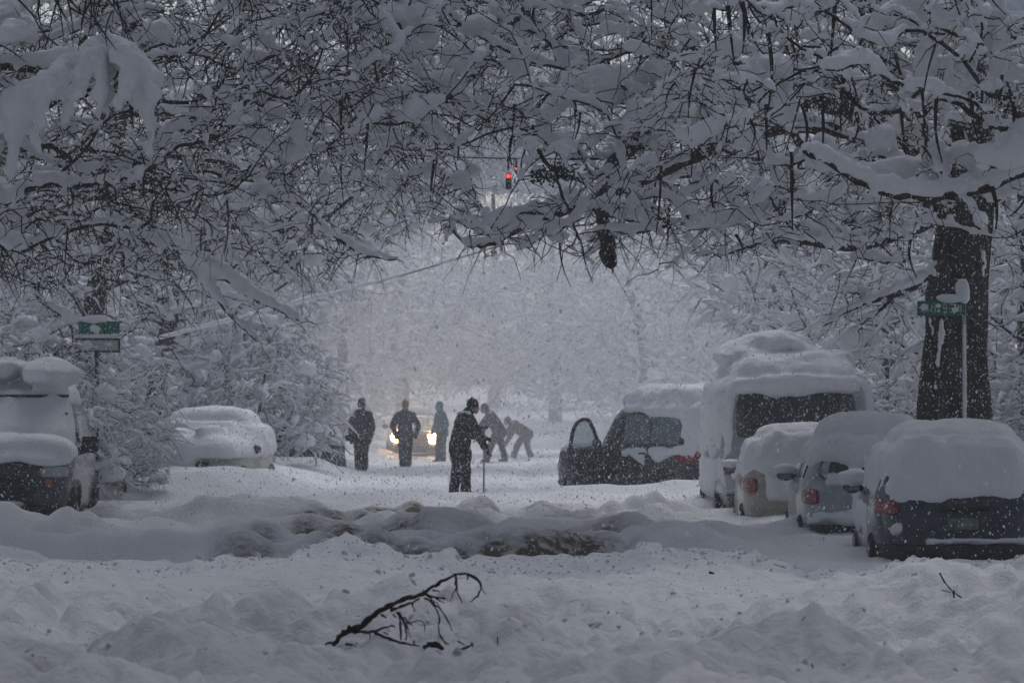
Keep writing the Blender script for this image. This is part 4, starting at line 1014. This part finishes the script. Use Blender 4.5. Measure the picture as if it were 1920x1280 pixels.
finish_snow(root, ac, (.02, .4), .07)

# ------------------------------------------------------------------ people
def person(label, loc, face, jacket, trousers, hat=None, hood=None, lean=0, tilt=0, hands=None, feet=None, crouch=0, scale=1.0, long_coat=.0, head_fwd=.06, head_down=0.0, knees=.03, vox=.019, group=None, wide=1.0):
    """local frame: +y is the way the person faces, x their right... z up. hands: ((x,y,z),(x,y,z)) left, right"""
    root = thing('person', label, 'person', loc, face, group); root.scale = (scale,)*3
    A = lambda *p: np.array(p, float)
    la = R(lean)
    pel = A(0, -.18*math.sin(la), .93-crouch)
    ax = A(math.sin(R(tilt)), math.sin(la), math.cos(la)); ax = nrm(ax)
    chest = pel+ax*.42; neck = pel+ax*.56; 
    hd = nrm(ax+A(0, head_fwd*2, 0)); head = neck+hd*.17+A(0, .02, -head_down)
    shl = [chest+ax*.05+A(s*.185*wide, 0, 0) for s in (-1, 1)]
    if hands is None: hands = ((-.27, .06, .82), (.27, .06, .82))
    hands = [A(*h) for h in hands]
    elb = []
    for s, S, H in zip((-1, 1), shl, hands):
        v = H-S; l = np.linalg.norm(v); m = (S+H)/2
        bend = math.sqrt(max(0.0, .29**2-(l/2)**2)) if l < .58 else .0
        o = nrm(A(s*.75, -.55, -.35)); o = o-nrm(v)*np.dot(o, nrm(v)); elb.append(m+nrm(o)*bend)
    if feet is None: feet = ((-.11, 0, 0), (.11, .03, 0))
    hip = [pel+A(s*.10, 0, -.02) for s in (-1, 1)]; ank = [A(*f)+A(0, 0, .09) for f in feet]
    kn = [(h+a_)/2+A(0, knees+crouch*.6, .02) for h, a_ in zip(hip, ank)]
    # one continuous body
    b = Acc()
    b.add(*sphere(head, (.078, .098, .12), 12, 16)); b.add(*capsule(head+A(0, .09, .0), head+A(0, .115, -.03), .014, .018, 8)); b.add(*capsule(head+A(0, .07, -.075), head+A(0, .055, -.1), .04, .03, 8))
    for s in (-1, 1): b.add(*sphere(head+A(s*.08, -.005, -.01), (.014, .025, .035), 6, 8))
    b.add(*capsule(neck-ax*.05, head-hd*.05, .055, .05)); b.add(*capsule(pel, chest, .13, .14)); b.add(*capsule(shl[0], shl[1], .065, .065))
    fing = [Acc(), Acc()]
    for i, s in enumerate((-1, 1)):
        b.add(*capsule(shl[i], elb[i], .05, .04)); b.add(*capsule(elb[i], hands[i], .04, .026))
        b.add(*capsule(hip[i], kn[i], .075, .055)); b.add(*capsule(kn[i], ank[i], .055, .035)); b.add(*capsule(ank[i]+A(0, -.03, -.05), ank[i]+A(0, .13, -.06), .035, .03))
        d = nrm(hands[i]-elb[i]); sd = nrm(np.cross(d, A(0, 1, .2))); nm = nrm(np.cross(sd, d))
        palm = hands[i]+d*.05; b.add(*capsule(hands[i], palm+d*.02, .026, .036))
        for q, (off, l) in enumerate(((-.033, .07), (-.011, .08), (.011, .075), (.033, .058))):
            k0 = palm+d*.035+sd*off; k1 = k0+d*l*.5-nm*s*.0+A(0, .012, -.004); k2 = k1+d*l*.32+A(0, .03, -.01)
            for tgt, rr in ((b, .0085), (fing[i], .0125)):
                tgt.add(*capsule(k0, k1, rr, rr*.95, 8)); tgt.add(*capsule(k1, k2, rr*.95, rr*.8, 8))
        t0 = hands[i]+d*.03+sd*(-.03*s); t1 = t0+d*.045+sd*(-.03*s)+A(0, .02, 0)
        for tgt, rr in ((b, .010), (fing[i], .014)): tgt.add(*capsule(t0, t1, rr, rr*.85, 8))
        fing[i].add(*capsule(hands[i]-d*.03, palm+d*.03, .04, .044))
    body = link('body', voxel(b, 'body', M['skin'], .0095 if vox < .013 else .0135, 1), root)
    for s in (-1, 1): link('eye', Acc().add(*sphere(head+A(s*.03, .088, .012), .011, 6, 8)).mesh('eye', M['black']), root)
    link('mouth', Acc().add(*sphere(head+A(0, .088, -.055), (.022, .008, .005), 6, 8)).mesh('mouth', M['red']), root)
    # clothes
    j = Acc(); j.add(*capsule(pel-ax*.06, chest-ax*.05, .195, .185)).add(*capsule(shl[0]*.8+shl[1]*.2, shl[1]*.8+shl[0]*.2, .115, .115)).add(*sphere(chest, (.21*wide, .15, .2), 10, 14))
    j.add(*capsule(neck-ax*.03, neck+hd*.05, .105, .10))
    for i in (0, 1): j.add(*capsule(shl[i], elb[i], .095, .085)).add(*capsule(elb[i], hands[i]-nrm(hands[i]-elb[i])*.02, .085, .066))
    if long_coat: j.add(*capsule(pel, pel*.4+(kn[0]+kn[1])*.3+A(0, 0, .08-long_coat*.2), .19, .205))
    if hood: j.add(*sphere(head+A(0, -.025, .015), (.115, .125, .15), 10, 14))
    jk = link('jacket', voxel(j, 'jacket', M[jacket], vox, 3, (.012, .09)), root)
    if hood:
        pass
    t = Acc()
    for i in (0, 1): t.add(*capsule(hip[i]+A(0, 0, .02), kn[i], .125, .102)).add(*capsule(kn[i], ank[i]+A(0, 0, .03), .102, .092))
    t.add(*capsule(hip[0], hip[1], .125, .125))
    link('trousers', voxel(t, 'trousers', M[trousers], vox, 2, (.012, .09)), root)
    for i in (0, 1):
        bt = Acc().add(*capsule(ank[i]+A(0, -.04, -.045), ank[i]+A(0, .15, -.05), .055, .05)).add(*capsule(ank[i]+A(0, -.02, -.02), ank[i]+A(0, -.02, .12), .07, .075))
        link('boot', voxel(bt, 'boot', M['black'], .014, 2), root)
        link('glove', voxel(fing[i], 'glove', M['black'], .0095, 1), root)
    if hat:
        h = Acc().add(*sphere(head+A(0, -.012, .045), (.102, .118, .115), 10, 14)).add(*sphere(head+A(0, -.02, .15), .03))
        link('hat', voxel(h, 'hat', M[hat], .012, 2), root)
    link('shoulder_snow', voxel(Acc().add(*capsule(shl[0]+A(0, -.03, .10), shl[1]+A(0, -.03, .10), .035, .035)).add(*sphere(neck+A(0, -.09, .03), (.1, .05, .04))), 'shoulder_snow', M['snow'], .02, 1, (.02, .06)), root)
    return root
M['coat_dark'] = mat('dark_coat', (.022, .019, .017), .9, noise=(14, (.05, .044, .036)), bump=(30, .6, .02))
M['pants_dark'] = mat('dark_trousers', (.012, .012, .014), .9, noise=(14, (.03, .03, .032)), bump=(30, .6, .02))
M['coat_plum'] = mat('plum_grey_coat', (.04, .036, .045), .9, noise=(14, (.07, .065, .075)), bump=(30, .6, .02))
M['coat_teal'] = mat('teal_coat', (.05, .11, .14), .85, noise=(10, (.08, .15, .18)), bump=(30, .6, .02))
M['hat_yellow'] = mat('mustard_wool', (.26, .19, .06), .95, bump=(60, .6, .01))
M['hat_dark'] = mat('dark_wool', (.02, .022, .03), .95, bump=(60, .6, .01))
GP = 'people out in the snowy street'
def put(px, py, d, dz=0):
    p = at(px, py, d); return (p[0], d, p[2]+dz)
x, y, z = put(866, 920, 70)
main = person('person in a long dark coat holding a shovel, nearest figure in the street', (x, y, gz(x, y)-.04), R(-62), 'coat_dark', 'pants_dark', hat='hat_dark', lean=13, tilt=2, head_fwd=.3, hands=((-.05, .42, 1.06), (.12, .42, .86)), feet=((-.11, -.10, 0), (.12, .02, 0)), long_coat=.35, scale=1.02, vox=.011, group=GP, wide=1.05)
# the shovel it holds, resting on the snow
p0 = Vector((x, y, 0))+Matrix.Rotation(R(-62), 3, 'Z') @ Vector((-.02, .47, 0))
sx = at(907, 921, 69.4); sx[2] = gz(sx[0], 69.4)
hnd = np.array([p0.x, p0.y, gz(x, y)+1.2]); 
sv = thing('snow_shovel', 'pale-handled snow shovel standing in the snow beside the nearest person', 'shovel', (sx[0], sx[1], sx[2]))
hl = hnd-sx
link('handle', Acc().add(*capsule((0, 0, .02), hl, .017, .017)).mesh('handle', M['wood']), sv)
g = np.array([[[a*.55, .05*math.cos(a*6)-.02+b*.02, .02-b*.30] for b in np.linspace(0, 1, 6)] for a in np.linspace(-.2, .2, 9)])
link('blade', Acc().add(*panel(g, g+np.array([0, .012, 0]))).mesh('blade', M['steel']), sv)
link('grip', Acc().add(*capsule(hl+np.array([-.06, 0, .02]), hl+np.array([.06, 0, .02]), .02, .02)).mesh('grip', M['black']), sv)
x, y, z = put(678, 882, 95)
person('person in a plum-grey hooded jacket standing straight, leftmost of the figures', (x, y, gz(x, y)-.03), R(170), 'coat_plum', 'coat_plum', hood=True, hands=((-.24, .08, .84), (.24, .08, .84)), feet=((-.07, 0, 0), (.07, .02, 0)), scale=1.0, group=GP, wide=1.08)
x, y, z = put(760, 876, 101)
person('person in a mustard wool hat standing before the left headlight', (x, y, gz(x, y)-.05), R(185), 'coat_plum', 'pants_dark', hat='hat_yellow', hands=((-.28, .16, .92), (.28, .16, .9)), feet=((-.07, 0, 0), (.07, .02, 0)), scale=.99, group=GP, wide=1.12)
x, y, z = put(827, 862, 112)
person('person in a teal hooded coat beside the right headlight', (x, y, gz(x, y)-.05), R(120), 'coat_teal', 'coat_plum', hood=True, lean=8, tilt=-6, hands=((-.2, .14, .9), (.2, .16, .92)), scale=1.0, group=GP)
x, y, z = put(929, 848, 110)
person('person stooping to the left with legs apart, right of the nearest figure', (x, y, gz(x, y)-.03), R(75), 'coat_plum', 'coat_plum', hat='hat_dark', lean=32, hands=((-.1, .62, .78), (.1, .55, .7)), feet=((-.1, .22, 0), (.1, -.25, 0)), group=GP, head_fwd=.1)
x, y, z = put(978, 846, 123)
person('person bent double shovelling, rightmost of the hazy figures', (x, y, gz(x, y)-.05), R(70), 'coat_plum', 'coat_plum', hat='hat_dark', lean=58, hands=((-.15, .75, .62), (.12, .62, .5)), feet=((-.14, .22, 0), (.14, -.26, 0)), crouch=.06, group=GP, head_fwd=.0)

# ------------------------------------------------------------------ street furniture
# right street sign
D = 47.6; p = at(1808, 790, D); b = gz(p[0], D)
s_r = thing('street_sign', 'green street-name sign with a snow cap on a pale post, before the massive trunk', 'street sign', (p[0], D, b))
ztop = at(0, 556, D)[2]-b
link('pole', Acc().add(*tubes(np.array([[0, 0, -.2], [0, 0, 1], [0, 0, ztop]]), np.full(3, .025), 10, caps=True)).mesh('pole', M['steel']), s_r)
zb = at(0, 592, D)[2]-b; zt = at(0, 564, D)[2]-b
pl = link('name_plate', Acc().add(*box((-.285, -.035, (zb+zt)/2), (.60, .02, zt-zb))).mesh('name_plate', M['green'], False), s_r); bevel(pl, .006)
gl = Acc(); rr = random.Random(3)
xx = -.53
hgt = (zt-zb)*.5; zc = (zb+zt)/2
def stroke(a, b_, w=.009): gl.add(*tubes(np.array([[a[0], -.049, a[1]], [b_[0], -.049, b_[1]]]), np.full(2, w), 4, caps=True))
for kind in 'NIILISEHL':       # snow-smeared, no longer readable strokes
    w = .045 if kind not in 'IL' else .02
    if kind in 'NH': stroke((xx, zc-hgt/2), (xx, zc+hgt/2)); stroke((xx+w, zc-hgt/2), (xx+w, zc+hgt/2)); stroke((xx, zc), (xx+w, zc+.02))
    elif kind in 'IL': stroke((xx, zc-hgt/2), (xx, zc+hgt/2))
    else: stroke((xx, zc-hgt/2), (xx+w, zc-hgt/2)); stroke((xx, zc+hgt/2), (xx+w, zc+hgt/2)); stroke((xx, zc), (xx+w, zc))
    xx += w+.028
link('lettering', gl.mesh('lettering', M['signwhite']), pl)
ac = Acc().add(*lump((-.17, -.035, zt+.03), (.2, .06, .05), rng)).add(*lump((-.02, -.02, zt+.12), (.085, .075, .16), rng)).add(*lump((-.09, -.03, zt+.03), (.12, .06, .045), rng))
for (a, c, q) in ((-.5, .02, .05), (-.12, -.02, .04), (-.33, .03, .03)): ac.add(*lump((a, -.048, zc+c), (q*1.4, .012, q), rng))
link('snow_cap', voxel(ac, 'snow_cap', M['snow'], .011, 2), s_r)
link('clinging_snow', voxel(Acc().add(*tubes(np.array([[.0, -.03, 0.2], [.008, -.03, 1.2], [0, -.03, zb-.1]]), np.array([.03, .028, .02]), 8, caps=True)), 'clinging_snow', M['snow'], .012, 1, (.008, .06)), s_r)
# left street sign
D = 60.5; p = at(181, 900, D); b = gz(p[0], D)
s_l = thing('street_sign', 'weathered green street-name sign above a dark-framed sign on a dark pole at the left', 'street sign', (p[0], D, b))
Z = lambda py: at(0, py, D)[2]-b
X = lambda px: (px-181)/FPX*D
link('pole', Acc().add(*tubes(np.array([[0, 0, -.2], [0, 0, 1], [.0, 0, Z(600)]]), np.array([.042, .04, .034]), 12, caps=True)).mesh('pole', M['iron']), s_l)
link('pole_snow', voxel(Acc().add(*tubes(np.array([[-.05, -.01, .6], [-.07, -.01, 1.0], [-.05, -.01, Z(668)]]), np.array([.05, .065, .03]), 8, caps=True)), 'pole_snow', M['snow'], .016, 1, (.014, .08)), s_l)
pl = link('name_plate', Acc().add(*box(((X(148)+X(225))/2, -.05, (Z(602)+Z(626))/2), (X(225)-X(148), .02, Z(602)-Z(626)))).mesh('name_plate', M['green'], False), s_l); bevel(pl, .006)
fr = link('framed_plate', Acc().add(*box(((X(143)+X(224))/2, -.05, (Z(636)+Z(659))/2), (X(224)-X(143)-.03, .02, Z(636)-Z(659)-.03))).mesh('framed_plate', M['signwhite'], False), s_l)
f = Acc(); x0, x1, z0, z1 = X(143), X(224), Z(659), Z(636)
for (c, s_) in (((x0, -.055, (z0+z1)/2), (.035, .04, z1-z0+.035)), ((x1, -.055, (z0+z1)/2), (.035, .04, z1-z0+.035)), (((x0+x1)/2, -.055, z0), (x1-x0-.035, .04, .035)), (((x0+x1)/2, -.055, z1), (x1-x0-.035, .04, .035))): f.add(*box(c, s_))
link('frame', f.mesh('frame', M['iron'], False), fr)
ac = Acc().add(*lump((0, -.05, Z(602)+.03), (.26, .07, .06), rng)).add(*lump((-.02, -.066, (Z(602)+Z(626))/2-.02), (.09, .015, .07), rng)).add(*lump((X(163), -.07, (z0+z1)/2), (.1, .02, .085), rng)).add(*lump((X(205), -.066, (z0+z1)/2+.02), (.07, .014, .04), rng)).add(*lump((0, -.055, z1+.05), (.3, .05, .035), rng))
link('snow_cap', voxel(ac, 'snow_cap', M['snow'], .013, 1), s_l)
# faint green signs further up on the right
for i, (px, py, w, h, d, lab, m_) in enumerate([(1588, 642, 42, 26, 76, 'faint green sign up the right side, left of the pale green panel', 'palegreen'), (1660, 615, 28, 52, 71, 'upright pale green panel on a dark post, left of the massive trunk', 'palegreen'), (1912, 560, 36, 26, 74, 'small pale green sign cut by the right edge of the picture', 'palegreen')]):
    p = at(px, py, d); b = gz(p[0], d); s_ = thing('street_sign', lab, 'street sign', (p[0], d, b)); k = d/FPX
    link('pole', Acc().add(*tubes(np.array([[0, 0.03, -.2], [0, .03, 1], [0, .03, p[2]-b+h*k/2]]), np.full(3, .04 if i != 1 else .07), 10, caps=True)).mesh('pole', M['iron']), s_)
    pl = link('panel', Acc().add(*box((0, -.06, p[2]-b), (w*k, .025, h*k))).mesh('panel', M[m_], False), s_); bevel(pl, .008)
    link('snow_cap', voxel(Acc().add(*lump((0, -.03, p[2]-b+h*k/2+.04), (w*k*.5, .08, .08), rng)), 'snow_cap', M['snow'], .016, 2), s_)
# utility cable sagging across the street
a0 = np.array([-9.5, 78, at(0, 690, 78)[2]]); a1 = np.array([9.0, 86, 7.9]); m1 = at(480, 590, 79); m2 = at(760, 516, 81); m3 = at(1000, 440, 83)
cp = resample(chaikin(np.array([a0, m1, m2, m3, a1]), 3), 60)
cb = thing('utility_cable', 'snow-coated cable slanting across the street behind the arching tree', 'cable', tuple(cp[0])); cq = cp-cp[0]
link('wire', Acc().add(*tubes(cq, np.full(60, .018), 6, caps=True)).mesh('wire', M['black']), cb)
link('wire_snow', Acc().add(*tubes(cq, .016+.016*np.abs(rng.normal(0, 1, 60)), 7, caps=True, flat=1.3, lift=.8)).mesh('wire_snow', M['snow']), cb)
# traffic signals hanging over the far crossing
RL = mat('red_signal_lit', (.8, .05, .02), .3, emit=((1.0, .025, .012), 6))
DL = mat('dark_lens', (.03, .03, .02), .3)
span_z = at(0, 298, 66)[2]
sw = thing('span_wire', 'thin black wire carrying the red traffic signals over the street', 'wire', (-8.5, 66, span_z+.6))
link('wire', Acc().add(*tubes(np.array([[t*19, 0, -.6*math.sin(math.pi*min(1, t*1.0))] for t in np.linspace(0, 1, 24)]), np.full(24, .014), 6, caps=True)).mesh('wire', M['black']), sw)
link('wire_snow', Acc().add(*tubes(np.array([[t*19, 0, -.6*math.sin(math.pi*t)+.02] for t in np.linspace(0, 1, 24)]), np.full(24, .03), 6, caps=True, lift=.8)).mesh('wire_snow', M['snow']), sw)
for (px, py, d, q, em, lab) in ((953, 330, 65.7, .29, 1, 'traffic signal over the street showing a bright red light'), (968, 316, 66.5, .13, 1, 'smaller traffic signal with a dim red light, just right of the bright one')):
    p = at(px, py, d); ts = thing('traffic_signal', lab, 'traffic light', tuple(p))
    hs_ = link('housing', Acc().add(*box((0, .12*q, -.30*q), (.32*q, .2*q, .98*q))).mesh('housing', M['black'], False), ts); bevel(hs_, .03)
    for k in range(3):
        link('lens', Acc().add(*sphere((0, .02*q, -.3*k*q), (.115*q, .03, .115*q), 8, 14)).mesh('lens', RL if k == 0 else DL), ts, label='red lens, lit' if k == 0 else None)
        a = np.linspace(R(-20), R(200), 12); V = np.array([[[math.cos(t)*.135*q, -y_*q, math.sin(t)*.135*q-.3*k*q] for y_ in (-.02, .12)] for t in a])
        link('visor', Acc().add(*panel(V, V*np.array([.93, 1, .97])+[0, 0, -.3*k*q*.03])).mesh('visor', M['black']), ts)
    link('hanger', Acc().add(*capsule((0, .12*q, .2*q), (0, .12*q, at(0, 298, 66)[2]-p[2]+.02), .02, .02)).mesh('hanger', M['black']), ts)
    link('snow_cap', voxel(Acc().add(*lump((0, .12*q, .25*q), (.2*q, .14*q, .12*q), rng)), 'snow_cap', M['snow'], .02, 1), ts)
# clump of dark evergreen leaves caught in the branches
D = 44.8; c = at(1037, 322, D)
ev = thing('evergreen_clump', 'dark clump of evergreen leaves caught among the snowy twigs right of the red signal', 'evergreen clump', tuple(c))
r = np.random.default_rng(9); n = 330; V = []; Q = []
for i in range(n):
    if i < 200: pc = r.normal(0, 1, 3)*[.10, .06, .055]+[.08, 0, .02]
    else: pc = r.normal(0, 1, 3)*[.06, .05, .04]+[-.16, 0, -.03]
    if i > 310: pc = r.normal(0, 1, 3)*[.03, .03, .05]+[-.02, 0, -.12]
    d = nrm(r.normal(0, 1, 3)+[0, 0, -.4]); s_ = nrm(np.cross(d, r.normal(0, 1, 3))); l = r.uniform(.04, .07); w = l*.32; nn = np.cross(d, s_)*.003
    k = len(V); V += [pc, pc+d*l*.5+s_*w+nn, pc+d*l, pc+d*l*.5-s_*w+nn]; Q.append([k, k+1, k+2, k+3])
link('leaf_cluster', Acc().add(V, Q).mesh('leaf_cluster', M['leaf'], False), ev, kind='stuff')
st = np.array([[[0, 0, 0]+r.normal(0, .02, 3), r.normal(0, 1, 3)*[.12, .05, .05], r.normal(0, 1, 3)*[.22, .08, .09]] for i in range(14)])
link('stem', Acc().add(*tubes(np.concatenate([st, [[[0, 0, 0], [.03, 0, .15], [.08, .3, .4]]]]), np.full((15, 3), .008), 4)).mesh('stem', M['twig']), ev)
ac = Acc()
for i in range(7): ac.add(*lump(r.normal(0, 1, 3)*[.14, .05, .05]+[0, -.05, .05], (.035, .03, .02), r))
link('snow_dust', ac.mesh('snow_dust', M['snow']), ev)

# ------------------------------------------------------------------ fallen branch and bits of wood on the snow
def ground_at(px, py):      # distance at which the sight line meets the snow
    ds = np.arange(19.5, 36, .05); p = np.array([at(px, py, d) for d in ds]); hit = np.nonzero(p[:, 2] <= ground_h(p[:, 0], p[:, 1])+.005)[0]
    return float(ds[hit[0]]) if len(hit) else 25.0
D = ground_at(622, 1207)-.2
b0 = at(620, 1205, D)
fb = thing('fallen_branch', 'bare fallen branch lying on the snow in the foreground, its twigs curling over', 'branch', tuple(b0))
def bp(px, py, dd=0.0): return (at(px, py, D+dd)-at(620, 1205, D))+np.array([0, 0, .0])
S = 1920/360.; 
def fz(pts, dd0=0.0, dd1=0.0):   # points read off a 5.33x enlargement whose corner is (600,1050)
    dd0 *= .3; dd1 *= .3; n = len(pts); return np.array([bp(600+a/5.333, 1050+b_/5.333, dd0+(dd1-dd0)*i/max(1, n-1)) for i, (a, b_) in enumerate(pts)])
rb = np.random.default_rng(77)
def br(pts, r0, r1, dd0=0, dd1=0, it=2, rough=.22):
    P = chaikin(fz(pts, dd0, dd1), it); n = max(8, int(np.sum(np.linalg.norm(np.diff(P, axis=0), axis=1))/.02)); P = resample(P, n)+rb.normal(0, .0025, (n, 3))
    return tubes(P, np.linspace(r0, r1, n)*(1+rough*rb.normal(0, 1, n).clip(-1.5, 1.5)), 7, caps=True)
link('main_stem', Acc().add(*br([(130, 850), (170, 810), (215, 730), (300, 690), (380, 680), (480, 600), (580, 510), (680, 460), (780, 410), (870, 375), (960, 365), (1060, 310), (1170, 240), (1270, 180), (1350, 140), (1430, 122), (1520, 150), (1590, 190), (1615, 250), (1600, 310), (1560, 370), (1495, 420)], .021, .004, 0, .25)).mesh('main_stem', M['bark']), fb)
tw = [([(330, 700), (420, 710), (500, 720), (600, 690), (660, 670), (700, 650), (755, 652)], .012, .004, 0, .1), ([(560, 720), (640, 760), (720, 790), (800, 820), (880, 825), (960, 850), (1020, 862)], .011, .004, 0, -.25),
      ([(700, 490), (780, 465), (860, 440), (930, 420), (1000, 380)], .010, .006, 0, .1), ([(770, 505), (800, 560), (805, 640), (802, 720), (815, 800)], .008, .004, 0, -.15), ([(790, 520), (830, 570), (850, 640), (865, 720), (868, 790)], .009, .004, 0, -.1),
      ([(830, 570), (880, 610), (930, 650)], .006, .003, 0, .1), ([(860, 620), (930, 605), (1000, 592), (1040, 610), (1048, 705)], .005, .002, 0, .12), ([(870, 660), (890, 710), (908, 760)], .005, .002, 0, .05),
      ([(1050, 370), (1110, 410), (1150, 460), (1190, 540), (1195, 620), (1180, 690), (1210, 760), (1250, 810), (1268, 860)], .007, .003, 0, -.2), ([(1120, 420), (1180, 460), (1230, 520), (1280, 590), (1305, 650), (1318, 702)], .006, .0025, 0, .15), ([(1240, 800), (1285, 830), (1298, 865)], .004, .002, -.2, -.2),
      ([(1060, 340), (1130, 370), (1200, 375), (1262, 378)], .009, .005, 0, .12), ([(1150, 375), (1200, 400), (1248, 424)], .005, .003, 0, .1), ([(1090, 360), (1150, 410), (1195, 445)], .005, .002, 0, -.1), ([(1360, 145), (1365, 220), (1368, 300), (1390, 360), (1420, 418)], .009, .0025, .1, 0), ([(1362, 270), (1330, 330), (1305, 402)], .004, .002, .05, .1),
      ([(1610, 270), (1635, 300), (1652, 338)], .004, .002, .2, .2), ([(1480, 140), (1480, 190)], .006, .004, .2, .2), ([(1120, 300), (1190, 295), (1195, 310)], .006, .003, .1, .15), ([(920, 430), (940, 470), (948, 508)], .005, .003, .05, .1), ([(620, 540), (655, 575), (660, 550)], .006, .004, 0, 0), ([(1500, 150), (1560, 180), (1610, 240)], .006, .003, .2, .3),
      ([(490, 590), (485, 550)], .005, .003, 0, 0), ([(290, 690), (292, 655)], .012, .008, 0, 0), ([(60, 830), (100, 815), (140, 840)], .008, .006, 0, 0), ([(730, 540), (760, 560)], .006, .004, 0, 0), ([(500, 730), (505, 780)], .004, .002, 0, 0), ([(630, 750), (628, 795)], .004, .002, 0, 0), ([(640, 720), (690, 735)], .005, .003, 0, 0), ([(940, 800), (950, 835)], .005, .003, -.2, -.2), ([(1030, 290), (1050, 315)], .003, .003, 0, 0)]
for (pts, r0, r1, d0, d1) in tw: link('twig', Acc().add(*br(pts, r0, r1, d0, d1, 1)).mesh('twig', M['bark']), fb)
def scrap(name, label, px, py, d, pts, rr, cat='twig'):
    d = ground_at(px, py+4); p = at(px, py, d)
    ac = Acc()
    for (q, r0, r1) in pts:
        P = np.array([[(a-px)/FPX*d, e, (py-b_)/FPX*d] for (a, b_, e) in q]); n = max(4, len(P)*3); P = resample(P, n)
        ac.add(*tubes(P, np.linspace(r0, r1, n)*(1+.2*rb.normal(0, 1, n).clip(-1.5, 1.5)), 6, caps=True))
    return tag(link(name, ac.mesh(name, M['bark']), None, tuple(p)), label, cat)
scrap('bark_chunk', 'dark chunk of bark under the drooping twigs of the fallen branch', 815, 1212, 24.7, [([(796, 1214, 0), (808, 1207, .02), (820, 1208, 0), (832, 1216, 0)], .02, .012), ([(800, 1212, .03), (815, 1203, .03), (826, 1209, .03)], .012, .008)], 1, 'bark')
scrap('broken_twig', 'small broken twig with bark scraps right of the fallen branch', 870, 1214, 24.8, [([(858, 1200, 0), (872, 1208, 0)], .004, .003), ([(858, 1221, 0), (868, 1215, 0), (876, 1212, 0), (888, 1206, 0)], .009, .005), ([(884, 1203, 0), (887, 1212, 0)], .004, .003)], 1)
scrap('broken_twig', 'tiny upright twig end sticking out of the snow right of the bark scraps', 932, 1203, 25.0, [([(933, 1192, 0), (933, 1205, 0)], .0055, .005), ([(916, 1199, 0), (924, 1203, 0)], .003, .003)], 1)
scrap('broken_twig', 'little forked twig standing in the snow at the right of the foreground', 1786, 1118, 29.5, [([(1761, 1073, 0), (1770, 1090, 0), (1784, 1106, .03), (1803, 1120, .05)], .008, .005), ([(1763, 1104, -.1), (1780, 1109, -.05)], .005, .004), ([(1787, 1106, 0), (1788, 1120, 0)], .009, .007)], 1)
scrap('wood_chip', 'small dark chip of wood lying on the snow right of the middle', 1334, 1073, 31.5, [([(1329, 1072, 0), (1339, 1074, 0)], .012, .010)], 1, 'wood chip')
scrap('wood_chip', 'dark chip in the hollow below the fallen branch', 655, 1208, 25.1, [([(648, 1206, 0), (658, 1207, 0), (667, 1210, 0)], .007, .006), ([(668, 1206, 0), (671, 1204, 0)], .004, .003)], 1, 'wood chip')
scrap('wood_chip', 'tiny sliver of bark near the bottom edge, right of the middle', 1523, 1247, 21.8, [([(1521, 1243, 0), (1524, 1251, 0)], .004, .003)], 1, 'wood chip')

# ------------------------------------------------------------------ snowfall and hazy air
def falling_snow():
    r = np.random.default_rng(5)
    n = 320000
    y = 19+(74-19)*r.uniform(0, 1, n)**.40
    x = r.uniform(-1, 1, n)*(y*.15+.6)
    z = -.1+r.uniform(0, 1, n)*(1.9+y*.112)
    m = 16000; x[:m] = r.uniform(-5.2, -1.4, m); y[:m] = r.uniform(117, 127, m); z[:m] = r.uniform(-.3, 3, m)      # round the car with lit headlights
    me = bpy.data.meshes.new('falling_snow'); me.vertices.add(n)
    me.vertices.foreach_set('co', np.stack([x, y, z], -1).astype(np.float32).ravel())
    a = me.attributes.new('size', 'FLOAT', 'POINT'); a.data.foreach_set('value', (r.lognormal(0, .45, n)*.0037).astype(np.float32))
    a = me.attributes.new('rot', 'FLOAT_VECTOR', 'POINT'); a.data.foreach_set('vector', r.uniform(-.7, .7, n*3).astype(np.float32))
    o = link('falling_snow', me, kind='stuff'); o['label'] = 'countless white flakes of a heavy snowfall in the air'
    instancer(o, M['flake'], 1, (.8, .8, 1.5))
falling_snow()

def haze():
    V, Q, _ = box((0, 130, 11.5), (260, 640, 27))
    me = Acc().add(V, Q).mesh('haze', None, smooth=False)
    m = bpy.data.materials.new('haze_air'); m.use_nodes = True; nt = m.node_tree
    for n in list(nt.nodes):
        if n.type != 'OUTPUT_MATERIAL': nt.nodes.remove(n)
    v = nt.nodes.new('ShaderNodeVolumePrincipled'); v.inputs['Color'].default_value = (.93, .935, .96, 1); v.inputs['Density'].default_value = HAZE_DENSITY; v.inputs['Anisotropy'].default_value = 0.3
    nt.links.new(v.outputs[0], [n for n in nt.nodes if n.type == 'OUTPUT_MATERIAL'][0].inputs['Volume'])
    me.materials.append(m)
    o = link('haze', me, kind='stuff'); o['label'] = 'pale snowy haze hanging in the air along the street'
haze()
def blowing_snow():
    V, Q, T = sphere((0, 0, 0), 1, 24, 40)
    V = V*np.array([15, 66, 6.6])+np.array([-.6, 156, 2.2]); V[:, 2] = np.maximum(V[:, 2], -.95+.002*V[:, 2])
    me = Acc().add(V, Q, T).mesh('blowing_snow', None)
    m = bpy.data.materials.new('blowing_snow_air'); m.use_nodes = True; nt = m.node_tree
    for n in list(nt.nodes):
        if n.type != 'OUTPUT_MATERIAL': nt.nodes.remove(n)
    v = nt.nodes.new('ShaderNodeVolumePrincipled'); v.inputs['Color'].default_value = (.95, .955, .97, 1); v.inputs['Density'].default_value = .0080; v.inputs['Anisotropy'].default_value = 0.2
    nt.links.new(v.outputs[0], [n for n in nt.nodes if n.type == 'OUTPUT_MATERIAL'][0].inputs['Volume'])
    me.materials.append(m)
    o = link('blowing_snow', me, kind='stuff'); o['label'] = 'pale cloud of blowing snow filling the far end of the street'
blowing_snow()
